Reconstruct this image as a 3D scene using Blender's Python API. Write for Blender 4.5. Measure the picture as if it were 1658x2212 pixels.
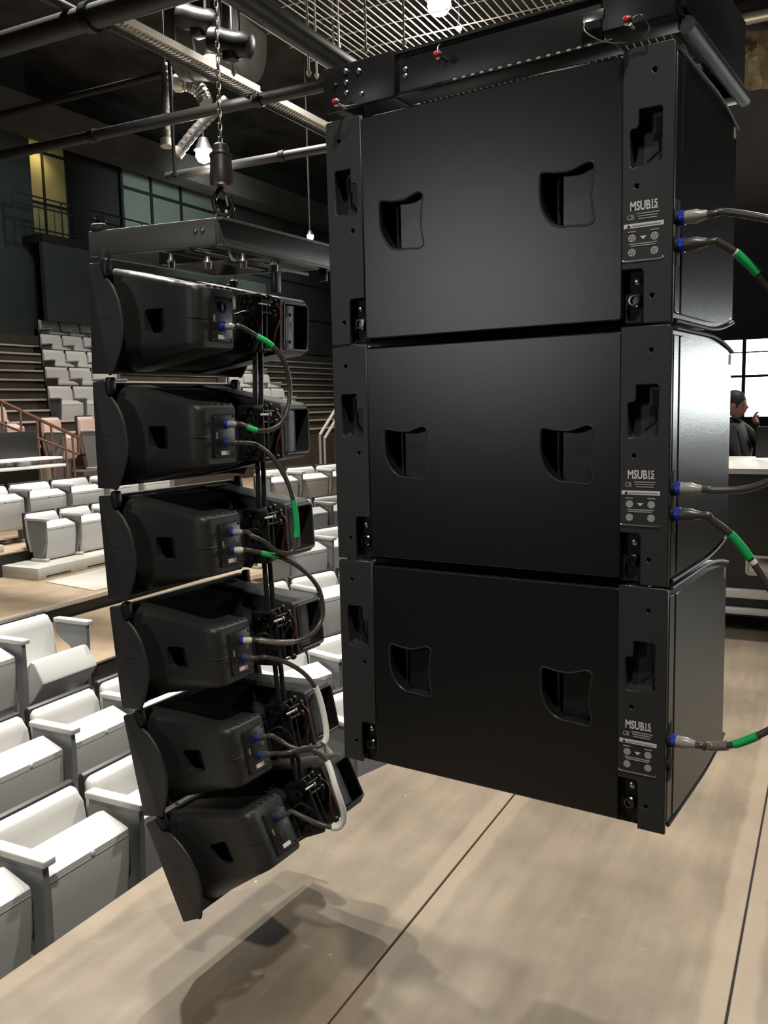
import bpy, bmesh, math, random
from mathutils import Vector, Matrix
random.seed(7)
for o in list(bpy.data.objects):
    bpy.data.objects.remove(o)
scene = bpy.context.scene
COL = scene.collection
PI = math.pi

# ------------------------------------------------------------------ camera
# World axes: X runs along the stage front, Y out over the seats, Z up; stage floor is z = 0.
CAM_F = Vector((0.882, 0.456, -0.1203)).normalized()
CAM_R = Vector((0.456, -0.8897, -0.0239)).normalized()
CAM_R = (CAM_R - CAM_F * CAM_R.dot(CAM_F)).normalized()
CAM_U = CAM_R.cross(CAM_F).normalized()
CAM_P = Vector((-1.656, -2.204, 1.70))
FPX = 1900.0
cd = bpy.data.cameras.new('camera')
cam = bpy.data.objects.new('camera', cd)
COL.objects.link(cam)
m = Matrix.Identity(4)
for i, v in enumerate((CAM_R, CAM_U, -CAM_F)):
    for j in range(3):
        m[j][i] = v[j]
m.translation = CAM_P
cam.matrix_world = m
cd.sensor_fit = 'VERTICAL'
cd.sensor_height = 36.0
cd.lens = 36.0 * FPX / 2212.0
cd.clip_start = 0.05
cd.clip_end = 200
scene.camera = cam

# ------------------------------------------------------------------ world, light, exposure
world = bpy.data.worlds.new('world')
scene.world = world
world.use_nodes = True
bg = world.node_tree.nodes['Background']
bg.inputs[0].default_value = (0.80, 0.90, 1.0, 1)
bg.inputs[1].default_value = 0.035
vs = scene.view_settings
vs.view_transform = 'Standard'
vs.look = 'None'
vs.exposure = 0.0
vs.gamma = 1.0
vs.use_curve_mapping = False

def add_light(kind, name, loc, target, power, color=(1, .93, .82), size=.3, spot=None, blend=.6):
    d = bpy.data.lights.new(name, kind)
    d.energy = power
    d.color = color
    if kind == 'SPOT':
        d.spot_size = math.radians(spot or 90)
        d.spot_blend = blend
        d.shadow_soft_size = size
    elif kind == 'AREA':
        d.shape = 'DISK'
        d.size = size
    else:
        d.shadow_soft_size = size
    o = bpy.data.objects.new(name, d)
    COL.objects.link(o)
    o.location = loc
    dv = Vector(target) - Vector(loc)
    o.rotation_euler = dv.to_track_quat('-Z', 'Y').to_euler()
    return o
# overhead house and work lights of the hall (above the seats and the stage)
WARM = (1.0, 0.93, 0.82)
add_light('SPOT', 'work_light', (3.2, 3.9, 7.6), (1.0, -0.9, 0), 2300, WARM, .10, 50, .6)
add_light('SPOT', 'work_light', (4.6, 2.7, 7.6), (1.0, -0.9, 0), 1400, WARM, .10, 50, .6)
add_light('SPOT', 'work_light', (-2.6, -2.9, 7.2), (1.0, 0.0, 0.8), 1450, WARM, .20, 50, .8)
add_light('SPOT', 'work_light', (6.5, -2.6, 7.6), (3.9, -2.2, 0), 2300, WARM, .15, 70, .9)
add_light('SPOT', 'house_light', (1.2, 1.0, 7.6), (1.4, 1.6, -.4), 2000, (1, .96, .90), .12, 80, .8)
add_light('SPOT', 'house_light', (4.6, 3.6, 7.6), (4.6, 4.4, .1), 3000, (1, .96, .90), .12, 85, .8)
add_light('SPOT', 'house_light', (8.0, 5.0, 7.6), (8.0, 5.5, .3), 3000, (1, .96, .90), .12, 85, .8)
add_light('SPOT', 'house_light', (9.5, 7.5, 7.6), (9.5, 9.5, 1.5), 800, (1, .90, .80), .12, 85, .8)
add_light('SPOT', 'house_light', (14.5, 7.0, 7.6), (15.0, 8.5, 1.2), 1500, (1, .92, .84), .12, 95, .8)
add_light('SPOT', 'wall_fill', (16.0, 9.8, 6.6), (17.0, 13.5, 6.4), 230, (.86, 1, .93), .2, 100, .9)  # this and the next two: added fill without fixtures, brightening the back wall
add_light('SPOT', 'wall_fill', (18.5, 9.5, 6.0), (20.5, 13.5, 3.9), 260, (.95, 1, .93), .2, 90, .9)
add_light('SPOT', 'wall_fill', (10.0, 9.5, 6.8), (11.6, 13.0, 4.2), 110, (.86, 1, .95), .2, 90, .9)
# added light behind the camera, no fixture, placed to highlight the subwoofer backs
add_light('SPOT', 'sub_back_highlight', (-5.6, 2.1, 2.75), (0.1, -1.5, 2.0), 170, (.94, .98, 1), .40, 50, .9)
add_light('SPOT', 'up_light', (6.6, -3.6, 3.0), tuple(CAM_P + (CAM_F + CAM_R*.44 + CAM_U*.51)*8.6), 600, (1, .86, .62), .1, 60, .8)  # added spot without a fixture, brightens the bronze sheet

# ------------------------------------------------------------------ pixel helpers (give real world points)
def ray(px, py):
    return CAM_F + CAM_R * ((px - 829) / FPX) - CAM_U * ((py - 1106) / FPX)
def at(px, py, d):
    return CAM_P + ray(px, py) * d
def on_z(px, py, z):
    r = ray(px, py)
    return CAM_P + r * ((z - CAM_P.z) / r.z)
def on_y(px, py, y):
    r = ray(px, py)
    return CAM_P + r * ((y - CAM_P.y) / r.y)
def on_x(px, py, x):
    r = ray(px, py)
    return CAM_P + r * ((x - CAM_P.x) / r.x)

# ------------------------------------------------------------------ materials
MATS = {}
def mat(name, col, rough=.5, metal=0., bump=0., bscale=200., var=0., vscale=3., emit=None, estr=1., spec=.5, detail=3., stretch=None):
    if name in MATS:
        return MATS[name]
    mt = bpy.data.materials.new(name)
    mt.use_nodes = True
    nt = mt.node_tree
    b = nt.nodes['Principled BSDF']
    b.inputs['Base Color'].default_value = (*col, 1)
    b.inputs['Roughness'].default_value = rough
    b.inputs['Metallic'].default_value = metal
    b.inputs['Specular IOR Level'].default_value = spec
    tc = None
    if bump or var:
        tc = nt.nodes.new('ShaderNodeTexCoord')
        mp = nt.nodes.new('ShaderNodeMapping')
        nt.links.new(tc.outputs['Object'], mp.inputs[0])
        if stretch:
            mp.inputs['Scale'].default_value = stretch
        src = mp.outputs[0]
    if var:
        n = nt.nodes.new('ShaderNodeTexNoise')
        n.inputs['Scale'].default_value = vscale
        n.inputs['Detail'].default_value = detail
        nt.links.new(src, n.inputs['Vector'])
        cr = nt.nodes.new('ShaderNodeValToRGB')
        cr.color_ramp.elements[0].position = .3
        cr.color_ramp.elements[1].position = .7
        cr.color_ramp.elements[0].color = (*[c * (1 - var) for c in col], 1)
        cr.color_ramp.elements[1].color = (*[min(1, c * (1 + var)) for c in col], 1)
        nt.links.new(n.outputs['Fac'], cr.inputs[0])
        nt.links.new(cr.outputs[0], b.inputs['Base Color'])
    if bump:
        n2 = nt.nodes.new('ShaderNodeTexNoise')
        n2.inputs['Scale'].default_value = bscale
        n2.inputs['Detail'].default_value = 2
        nt.links.new(src, n2.inputs['Vector'])
        bp = nt.nodes.new('ShaderNodeBump')
        bp.inputs['Strength'].default_value = bump
        bp.inputs['Distance'].default_value = .002
        nt.links.new(n2.outputs['Fac'], bp.inputs['Height'])
        nt.links.new(bp.outputs[0], b.inputs['Normal'])
    if emit:
        b.inputs['Emission Color'].default_value = (*emit, 1)
        b.inputs['Emission Strength'].default_value = estr
    MATS[name] = mt
    return mt

M_CAB = mat('black_textured_paint', (.0075, .0078, .0081), .27, bump=.10, bscale=800)
M_SIDE = mat('black_satin_paint', (.018, .0185, .019), .27, bump=.10, bscale=300)
M_RAIL = mat('black_powder_coat', (.020, .0205, .021), .46, bump=.2, bscale=500)
M_DARK = mat('black_matte', (.008, .008, .0085), .7)
M_MOULD = mat('black_moulded_plastic', (.017, .017, .0165), .46, bump=.25, bscale=500)
M_PLATE = mat('black_end_plate', (.021, .021, .0215), .5, bump=.2, bscale=500)
M_STEEL = mat('black_steel', (.016, .016, .016), .38, .3)
M_BRIGHT = mat('bright_steel', (.55, .54, .52), .28, 1.)
M_CHAIN = mat('dull_chain_steel', (.22, .20, .18), .4, 1.)
M_BLUE = mat('blue_connector_plastic', (.015, .035, .33), .35)
M_BOOT = mat('grey_black_connector_shell', (.05, .048, .045), .35)
M_WPLUG = mat('cream_connector_shell', (.62, .56, .42), .4)
M_CABLE = mat('black_cable_rubber', (.055, .050, .044), .33)
M_GREEN = mat('green_tape', (.012, .42, .11), .45)
M_WSLEEVE = mat('white_tape', (.78, .77, .74), .5)
M_WHITE = mat('white_print', (.62, .62, .61), .6)
M_GREYPR = mat('grey_print', (.33, .33, .33), .6)
M_RED = mat('red_plastic', (.45, .01, .01), .4)
M_BRASS = mat('rubber_ring', (.03, .03, .03), .5)
M_SEATF = mat('white_seat_vinyl', (.66, .655, .64), .42, bump=.12, bscale=60)
M_SEATP = mat('pale_grey_seat_shell', (.56, .56, .545), .38)
M_STAND = mat('grey_enamel_standard', (.21, .215, .215), .42)
M_ARM = mat('pale_grey_arm_top', (.50, .50, .48), .45)
M_RIM = mat('black_seat_rim', (.02, .02, .02), .5)
M_TAN = mat('tan_platform', (.33, .25, .17), .5, var=.18, vscale=4)
M_CREAM = mat('pale_plinth', (.50, .48, .43), .5, var=.08, vscale=5)
M_BLKFLOOR = mat('dark_audience_floor', (.035, .033, .03), .6, var=.3, vscale=3)
M_TREAD = mat('step_nosing', (.55, .50, .42), .45)
M_RISER = mat('brown_riser', (.075, .06, .047), .6, var=.25, vscale=2)
M_WALL = mat('grey_green_wall', (.055, .068, .063), .75, var=.15, vscale=1.2)
M_WALL2 = mat('dark_wall_trim', (.016, .017, .017), .7)
M_CEIL = mat('dark_ceiling', (.075, .071, .066), .8, var=.5, vscale=1.5)
M_PIPE = mat('dark_pipe', (.022, .021, .020), .5)
M_TRAY = mat('galvanised_tray', (.60, .56, .50), .42, .6)
M_DUCT = mat('grey_duct', (.075, .071, .064), .45, .3, var=.2, vscale=3)
M_FOIL = mat('silver_foil_duct', (.34, .33, .31), .35, .9, bump=1., bscale=25)
M_ROD = mat('pale_rod', (.5, .48, .44), .5, .3)
M_GLASSG = mat('green_tinted_panel', (.24, .29, .265), .4)
M_GLASSY = mat('frosted_yellow_panel', (.50, .45, .24), .6, var=.2, vscale=1.2)
M_RAILING = mat('railing_metal', (.03, .028, .026), .5)
M_BROWNR = mat('brown_handrail', (.17, .085, .06), .5)
M_WHITER = mat('white_handrail', (.7, .66, .60), .45)
M_PINK = mat('warm_beige_seat_fabric', (.48, .36, .30), .7, bump=.1, bscale=60)
M_DESK = mat('black_desk_panel', (.012, .012, .011), .5)
M_WTOP = mat('white_laminate', (.78, .77, .74), .4)
M_CASE = mat('black_case_laminate', (.028, .027, .025), .45, var=.1, vscale=2)
M_ALU = mat('aluminium_edging', (.80, .79, .76), .35, .35)
M_DAY = mat('daylit_pane', (.9, .95, .93), .5, emit=(.93, 1., .97), estr=10.0)
M_LAMP = mat('lamp_glow', (1, .95, .85), .5, emit=(1, .95, .86), estr=40)
M_LAMPY = mat('warm_lamp_glow', (1, .85, .5), .5, emit=(1, .83, .42), estr=10)
M_SKIN = mat('skin', (.30, .16, .10), .5)
M_HAIR = mat('dark_hair', (.012, .01, .009), .6)
M_CLOTH = mat('black_clothing', (.012, .012, .013), .8)
M_GOLD = mat('crumpled_bronze_sheet', (.48, .40, .28), .38, .25, bump=1., bscale=14, stretch=(1, 1, 4))
M_CURT = mat('black_drape', (.011, .011, .012), .9)

def floor_material():
    mt = bpy.data.materials.new('scuffed_stage_boards')
    mt.use_nodes = True
    nt = mt.node_tree
    N, K = nt.nodes, nt.links
    b = N['Principled BSDF']
    g = N.new('ShaderNodeNewGeometry')
    def noise(scale, detail, sc=(1, 1, 1), rough=.55):
        mp = N.new('ShaderNodeMapping'); mp.inputs['Scale'].default_value = sc
        K.new(g.outputs['Position'], mp.inputs[0])
        n = N.new('ShaderNodeTexNoise'); n.inputs['Scale'].default_value = scale
        n.inputs['Detail'].default_value = detail; n.inputs['Roughness'].default_value = rough
        K.new(mp.outputs[0], n.inputs['Vector'])
        return n.outputs['Fac']
    def ramp(fac, p0, c0, p1, c1):
        r = N.new('ShaderNodeValToRGB')
        r.color_ramp.elements[0].position = p0; r.color_ramp.elements[0].color = (*c0, 1)
        r.color_ramp.elements[1].position = p1; r.color_ramp.elements[1].color = (*c1, 1)
        K.new(fac, r.inputs[0]); return r.outputs[0]
    def mix(fac, a, bb, mode='MIX'):
        x = N.new('ShaderNodeMixRGB'); x.blend_type = mode
        if isinstance(fac, float): x.inputs[0].default_value = fac
        else: K.new(fac, x.inputs[0])
        K.new(a, x.inputs[1]) if not isinstance(a, tuple) else setattr(x.inputs[1], 'default_value', (*a, 1))
        K.new(bb, x.inputs[2]) if not isinstance(bb, tuple) else setattr(x.inputs[2], 'default_value', (*bb, 1))
        return x.outputs[0]
    base = ramp(noise(2.2, 6), .32, (.140, .115, .085), .70, (.225, .184, .136))
    streak = ramp(noise(3.0, 5, (.6, 5, 1)), .35, (.86, .86, .87), .70, (1.08, 1.07, 1.05))
    c = mix(1.0, base, streak, 'MULTIPLY')
    # pale scuffs and small paint specks
    sc = ramp(noise(7, 8, (1.5, .7, 1), .7), .63, (0, 0, 0), .74, (.45, .45, .45))
    c = mix(sc, c, (.42, .34, .25))
    v = N.new('ShaderNodeTexVoronoi'); v.inputs['Scale'].default_value = 5.5
    K.new(g.outputs['Position'], v.inputs['Vector'])
    sp = ramp(v.outputs['Distance'], .012, (.9, .9, .9), .03, (0, 0, 0))
    c = mix(sp, c, (.75, .68, .58))
    # paler worn band along each joint between the sheets
    sx = N.new('ShaderNodeSeparateXYZ'); K.new(g.outputs['Position'], sx.inputs[0])
    pp = N.new('ShaderNodeMath'); pp.operation = 'PINGPONG'; pp.inputs[1].default_value = .4935
    ad = N.new('ShaderNodeMath'); ad.operation = 'ADD'; ad.inputs[1].default_value = .998
    K.new(sx.outputs['Y'], ad.inputs[0]); K.new(ad.outputs[0], pp.inputs[0])
    nb = noise(6, 4); sb = N.new('ShaderNodeMath'); sb.operation = 'MULTIPLY_ADD'; sb.inputs[1].default_value = .05; K.new(nb, sb.inputs[0]); K.new(pp.outputs[0], sb.inputs[2])
    band = ramp(sb.outputs[0], .085, (.45, .45, .45), .105, (0, 0, 0))
    c = mix(band, c, (.30, .245, .178))
    K.new(c, b.inputs['Base Color'])
    rr = N.new('ShaderNodeMapRange')
    rr.inputs['To Min'].default_value = .27; rr.inputs['To Max'].default_value = .50
    K.new(noise(5, 5), rr.inputs[0]); K.new(rr.outputs[0], b.inputs['Roughness'])
    bp = N.new('ShaderNodeBump'); bp.inputs['Strength'].default_value = .12; bp.inputs['Distance'].default_value = .003
    K.new(noise(30, 3), bp.inputs['Height']); K.new(bp.outputs[0], b.inputs['Normal'])
    return mt
M_FLOOR = floor_material()

# ------------------------------------------------------------------ mesh helpers
def finish(bm, name, mt, parent=None, smooth=True, angle=35):
    bmesh.ops.recalc_face_normals(bm, faces=bm.faces[:])
    me = bpy.data.meshes.new(name)
    bm.to_mesh(me); bm.free()
    return link(me, name, mt, parent, smooth, angle)
def link(me, name, mt, parent=None, smooth=True, angle=35):
    if mt is not None:
        if len(me.materials) == 0: me.materials.append(mt)
        else: me.materials[0] = mt
    if smooth:
        me.shade_smooth()
        me.set_sharp_from_angle(angle=math.radians(angle))
    o = bpy.data.objects.new(name, me)
    COL.objects.link(o)
    if parent: o.parent = parent
    return o
def empty(name, loc=(0, 0, 0), rz=0., mw=None):
    o = bpy.data.objects.new(name, None)
    COL.objects.link(o)
    o.empty_display_size = .1
    if mw is not None: o.matrix_world = mw
    else:
        o.location = loc; o.rotation_euler = (0, 0, rz)
    return o
def tag(o, label, cat, group=None):
    o['label'] = label; o['category'] = cat
    if group: o['group'] = group
    return o
def struct(o):
    o['kind'] = 'structure'; return o
def box(bm, lo, hi, r=0., seg=2, mw=None):
    x0, y0, z0 = lo; x1, y1, z1 = hi
    vs = [bm.verts.new(p) for p in ((x0,y0,z0),(x1,y0,z0),(x1,y1,z0),(x0,y1,z0),(x0,y0,z1),(x1,y0,z1),(x1,y1,z1),(x0,y1,z1))]
    fs = [bm.faces.new([vs[i] for i in q]) for q in ((0,3,2,1),(4,5,6,7),(0,1,5,4),(1,2,6,5),(2,3,7,6),(3,0,4,7))]
    new = vs
    if r > 0:
        ed = {e for f in fs for e in f.edges}
        g = bmesh.ops.bevel(bm, geom=list(ed), offset=r, segments=seg, affect='EDGES', profile=.5)
        new = list({v for f in g['faces'] for v in f.verts} | {v for v in vs if v.is_valid})
    if mw is not None:
        bmesh.ops.transform(bm, matrix=mw, verts=[v for v in new if v.is_valid])
    return new
def prism(bm, prof, a0, a1, axis='x', r=0., seg=2):
    """profile (u,v) extruded along axis; x: (y,z)  y: (x,z)  z: (x,y)"""
    def P(u, v, a):
        return {'x': (a, u, v), 'y': (u, a, v), 'z': (u, v, a)}[axis]
    A = [bm.verts.new(P(u, v, a0)) for u, v in prof]
    B = [bm.verts.new(P(u, v, a1)) for u, v in prof]
    n = len(prof)
    f0 = bm.faces.new(A); f1 = bm.faces.new(B[::-1])
    for i in range(n):
        bm.faces.new((A[i], B[i], B[(i+1) % n], A[(i+1) % n]))
    if r > 0:
        ed = list({e for f in (f0, f1) for e in f.edges})
        bmesh.ops.bevel(bm, geom=ed, offset=r, segments=seg, affect='EDGES', profile=.5)
def cyl(bm, p0, p1, r0, r1=None, n=16, caps=True):
    p0 = Vector(p0); p1 = Vector(p1)
    if r1 is None: r1 = r0
    d = (p1 - p0).normalized()
    a = d.orthogonal().normalized(); b = d.cross(a)
    A = []; B = []
    for i in range(n):
        t = 2 * PI * i / n
        w = a * math.cos(t) + b * math.sin(t)
        A.append(bm.verts.new(p0 + w * r0)); B.append(bm.verts.new(p1 + w * r1))
    for i in range(n):
        bm.faces.new((A[i], A[(i+1) % n], B[(i+1) % n], B[i]))
    if caps:
        bm.faces.new(A[::-1]); bm.faces.new(B)
def lathe(bm, p0, axis, prof, n=20):
    """prof: list of (dist along axis, radius)"""
    p0 = Vector(p0); d = Vector(axis).normalized()
    a = d.orthogonal().normalized(); b = d.cross(a)
    rings = []
    for (t, r) in prof:
        rings.append([bm.verts.new(p0 + d * t + (a * math.cos(2*PI*i/n) + b * math.sin(2*PI*i/n)) * max(r, 1e-4)) for i in range(n)])
    for A, B in zip(rings, rings[1:]):
        for i in range(n):
            bm.faces.new((A[i], A[(i+1) % n], B[(i+1) % n], B[i]))
    bm.faces.new(rings[0][::-1]); bm.faces.new(rings[-1])
def catmull(pts, per=8, closed=False):
    pts = [Vector(p) for p in pts]; n = len(pts); out = []
    rng = range(n) if closed else range(n - 1)
    for i in rng:
        if closed:
            p0, p1, p2, p3 = pts[(i-1) % n], pts[i], pts[(i+1) % n], pts[(i+2) % n]
        else:
            p0 = pts[i-1] if i else pts[0] * 2 - pts[1]
            p1, p2 = pts[i], pts[i+1]
            p3 = pts[i+2] if i + 2 < n else pts[-1] * 2 - pts[-2]
        for k in range(per):
            t = k / per
            out.append(.5 * ((2*p1) + (p2-p0)*t + (2*p0-5*p1+4*p2-p3)*t*t + (3*p1-p0-3*p2+p3)*t*t*t))
    if not closed: out.append(pts[-1])
    return out
def tube(bm, pts, r, n=10, caps=True):
    pts = [Vector(p) for p in pts]; m_ = len(pts)
    tang = []
    for i in range(m_):
        a = pts[max(i-1, 0)]; b = pts[min(i+1, m_-1)]
        tang.append((b - a).normalized())
    u = tang[0].orthogonal().normalized()
    rings = []
    for i in range(m_):
        t = tang[i]
        u = (u - t * u.dot(t)).normalized()
        v = t.cross(u)
        rr = r(i / (m_ - 1)) if callable(r) else r
        rings.append([bm.verts.new(pts[i] + (u*math.cos(2*PI*k/n) + v*math.sin(2*PI*k/n)) * rr) for k in range(n)])
    for A, B in zip(rings, rings[1:]):
        for k in range(n):
            bm.faces.new((A[k], A[(k+1) % n], B[(k+1) % n], B[k]))
    if caps:
        bm.faces.new(rings[0][::-1]); bm.faces.new(rings[-1])
def rrect(x0, z0, x1, z1, r=.006, n=4):
    rs = r if isinstance(r, (list, tuple)) else (r, r, r, r)   # bl br tr tl
    out = []
    for (cx, cz, a0, rr) in ((x0+rs[0], z0+rs[0], PI, rs[0]), (x1-rs[1], z0+rs[1], 1.5*PI, rs[1]), (x1-rs[2], z1-rs[2], 0, rs[2]), (x0+rs[3], z1-rs[3], .5*PI, rs[3])):
        for k in range(n + 1):
            t = a0 + .5 * PI * k / n
            out.append((cx + rr*math.cos(t), cz + rr*math.sin(t)))
    return out
def plate_mesh(name, outer, holes, thick, bevel=0.):
    """flat plate in local x-z, front at y=0 and back at y=thick, with real holes"""
    cu = bpy.data.curves.new('tmp_curve', 'CURVE')
    cu.dimensions = '2D'; cu.fill_mode = 'BOTH'
    cu.extrude = thick / 2 - bevel
    cu.bevel_depth = bevel; cu.bevel_resolution = 1
    for pl in [outer] + list(holes):
        s = cu.splines.new('POLY'); s.points.add(len(pl) - 1); s.use_cyclic_u = True
        for p, q in zip(s.points, pl): p.co = (q[0], q[1], 0, 1)
    ob = bpy.data.objects.new('tmp_curve', cu)
    me = bpy.data.meshes.new_from_object(ob)
    me.name = name
    bpy.data.objects.remove(ob); bpy.data.curves.remove(cu)
    # (x, y, z) -> (x, thick/2 - z, y)
    mw = Matrix(((1,0,0,0),(0,0,-1,thick/2),(0,1,0,0),(0,0,0,1)))
    me.transform(mw)
    bm = bmesh.new(); bm.from_mesh(me)
    bmesh.ops.remove_doubles(bm, verts=bm.verts[:], dist=1e-5)
    bmesh.ops.recalc_face_normals(bm, faces=bm.faces[:])
    bm.to_mesh(me); bm.free()
    return me
def text_mesh(name, body, size, bold=0., xscale=1., align='LEFT', extrude=.0004):
    cu = bpy.data.curves.new('tmp_text', 'FONT')
    cu.body = body; cu.size = size; cu.extrude = extrude; cu.offset = bold
    cu.align_x = align; cu.resolution_u = 3
    ob = bpy.data.objects.new('tmp_text', cu)
    me = bpy.data.meshes.new_from_object(ob); me.name = name
    bpy.data.objects.remove(ob); bpy.data.curves.remove(cu)
    me.transform(Matrix(((xscale,0,0,0),(0,0,-1,0),(0,1,0,0),(0,0,0,1))))
    return me
def cup(bm, outline, depth_fn, y0=.001):
    """recess wall from the outline to a floor whose depth follows depth_fn(u,v)"""
    n = len(outline)
    cx = sum(p[0] for p in outline) / n; cz = sum(p[1] for p in outline) / n
    rings = []
    for (k, yk) in ((1.0, 0.), (.985, .55), (.93, 1.)):
        ring = []
        for (x, z) in outline:
            xx = cx + (x - cx) * k; zz = cz + (z - cz) * k
            ring.append(bm.verts.new((xx, y0 + depth_fn(xx, zz) * yk, zz)))
        rings.append(ring)
    for k in (.7, .45, .2):
        rings.append([bm.verts.new((cx + (x-cx)*k, y0 + depth_fn(cx + (x-cx)*k, cz + (z-cz)*k), cz + (z-cz)*k)) for x, z in outline])
    for A, B in zip(rings, rings[1:]):
        for i in range(n):
            bm.faces.new((A[i], A[(i+1) % n], B[(i+1) % n], B[i]))
    bm.faces.new(rings[-1])
def boolean_cut(me, cutter_bms):
    ob = bpy.data.objects.new('tmp_a', me); COL.objects.link(ob)
    tmp = []
    for cb in cutter_bms:
        bmesh.ops.recalc_face_normals(cb, faces=cb.faces[:])
        cm = bpy.data.meshes.new('tmp_c'); cb.to_mesh(cm); cb.free()
        co = bpy.data.objects.new('tmp_c', cm); COL.objects.link(co)
        md = ob.modifiers.new('b', 'BOOLEAN'); md.operation = 'DIFFERENCE'; md.solver = 'EXACT'; md.object = co
        tmp.append(co)
    dg = bpy.context.evaluated_depsgraph_get()
    dg.update()
    res = bpy.data.meshes.new_from_object(ob.evaluated_get(dg))
    for co in tmp:
        cm = co.data; bpy.data.objects.remove(co); bpy.data.meshes.remove(cm)
    bpy.data.objects.remove(ob); bpy.data.meshes.remove(me)
    return res
def copy_thing(root, mw=None, label=None, skip=()):
    r = root.copy(); COL.objects.link(r)
    if mw is not None: r.matrix_world = mw
    if label: r['label'] = label
    for ch in root.children:
        if ch.name.split('.')[0] in skip: continue
        c = ch.copy(); COL.objects.link(c); c.parent = r
        c.matrix_parent_inverse = ch.matrix_parent_inverse.copy()
        for g in ch.children:
            d = g.copy(); COL.objects.link(d); d.parent = c
            d.matrix_parent_inverse = g.matrix_parent_inverse.copy()
    return r
def ordinal(i):
    return ['first', 'second', 'third', 'fourth', 'fifth', 'sixth', 'seventh', 'eighth', 'ninth', 'tenth', 'eleventh', 'twelfth', 'thirteenth', 'fourteenth', 'fifteenth', 'sixteenth'][i]


# ================================================================== STRUCTURE
# stage: a slab with long floor sheets laid on it, thin open joints between them
def seg2(s):           # bent part of the stage front
    return -.297 * (s - .76)
def front(s):
    return 0. if s < .76 else seg2(s)
bm = bmesh.new()
prism(bm, [(-5, -7), (12, -7), (12, seg2(12)), (.76, -.012), (-5, -.012)], -.55, -.022, 'z')
floor = struct(finish(bm, 'floor', M_DARK))
cuts = [0, -1.0, -1.985, -2.97, -3.96, -4.95, -5.94, -6.93]
for a, b in zip(cuts, cuts[1:]):
    g = .0035
    hi, lo = a - (g if a < 0 else 0), b + g
    poly = [(-5, lo)]
    s_lo = .76 - lo / .297; s_hi = .76 - hi / .297
    s_lo = min(s_lo, 12); s_hi = min(s_hi, 12)
    if s_lo >= 12:
        poly += [(12, lo), (12, max(seg2(12), lo))] if seg2(12) < hi else [(12, lo), (12, hi)]
        if seg2(12) < hi: poly += [(s_hi, hi)]
    else:
        poly += [(s_lo, lo), (s_hi, hi)]
    poly += [(-5, hi)]
    bm = bmesh.new()
    prism(bm, poly, -.02, 0., 'z', r=.002, seg=1)
    finish(bm, 'floor_sheet', M_FLOOR, floor)

def slab(name, lo, hi, mt, r=0., parent=None):
    bm = bmesh.new(); box(bm, lo, hi, r)
    o = finish(bm, name, mt, parent)
    return struct(o) if parent is None else o
slab('floor_audience', (-4, .03, -.62), (26, 1.95, -.50), M_BLKFLOOR)
slab('floor_third_row', (-4, 1.95, -.62), (26, 2.56, -.28), M_BLKFLOOR)
t = slab('floor_third_row_back', (-4, 2.56, -.62), (2.66, 3.84, -.28), M_BLKFLOOR)
t = slab('floor_aisle_step', (2.67, 2.56, -.62), (26, 3.84, -.125), M_BLKFLOOR)
slab('step_sheet', (2.67, 2.54, -.123), (26, 3.82, -.105), M_TAN, .003, t)
p4 = slab('floor_platform', (-4, 3.86, -.62), (26, 5.40, .022), M_BLKFLOOR)
slab('platform_sheet', (-4, 3.84, .024), (26, 5.39, .04), M_TAN, .003, p4)
slab('nosing', (-4, 3.820, .0), (26, 3.838, .042), M_TREAD, .003, p4)
# pale floor panel in front of the raised seat row
bm = bmesh.new()
prism(bm, [(4.42, 4.72), (4.28, 3.92), (9.0, 3.92), (9.0, 4.72)], .0412, .048, 'z', r=.002, seg=1)
bm2 = finish(bm, 'pale_floor_panel', M_CREAM, p4)
p5 = slab('floor_upper_platform', (-4, 5.41, -.62), (26, 8.65, .26), M_BLKFLOOR)
slab('platform_sheet', (-4, 5.39, .262), (26, 8.64, .28), M_TAN, .003, p5)

# stepped bank at the back of the house; each step is a piece
bank = slab('floor_bank', (4.5, 12.6, .27), (26, 13.45, 3.3), M_RISER)
for i in range(11):
    n0 = 8.66 + .36 * i; z1 = 1.18 + .185 * i
    slab('bank_step', (4.5, n0, .27 if i == 0 else z1 - .30), (26, n0 + .62, z1), M_RISER, 0, bank)
    slab('step_nosing', (4.5, n0 - .03, z1), (26, n0 + .07, z1 + .035), M_TREAD, .004, bank)

# walls, with separate cladding panels
wb = slab('wall_back', (3, 13.62, -.6), (32, 13.8, 9.2), M_WALL2)
pm = None
for iz in range(6):
    for ix in range(14):
        s0 = 4.0 + ix * 1.98; z0 = 2.3 + iz * 1.14
        if z0 > 5.2 and 11.9 < s0 + 1 < 19.3: continue
        if pm is None:
            bm = bmesh.new(); box(bm, (0, -.04, 0), (1.93, 0, 1.09), .008, 1)
            pm = finish(bm, 'wall_panel', M_WALL, wb); o = pm
        else:
            o = pm.copy(); COL.objects.link(o)
        o.location = (s0, 13.61, z0)
slab('wall_far_side', (32, -12, -.6), (32.2, 13.8, 9.2), M_WALL2)
slab('ceiling', (-6, -10, 9.0), (32.2, 14, 9.2), M_CEIL)
slab('trim_bulkhead', (9.5, 12.0, 7.25), (31, 12.6, 7.85), mat('bulkhead_paint', (.10, .095, .085), .7, var=.2, vscale=2))
slab('wall_lower_right', (9.35, -12, -.6), (9.5, -.75, 1.42), M_CURT)
slab('wall_upper_right', (9.35, -12, 2.40), (9.5, -.75, 6.2), M_CURT)
slab('wall_stage_right', (-6, -10.2, -.6), (9.5, -10, 9.0), M_CURT)
slab('wall_behind_camera', (-6.2, -10.2, -.6), (-6, 14, 9.0), M_CURT)

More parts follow.
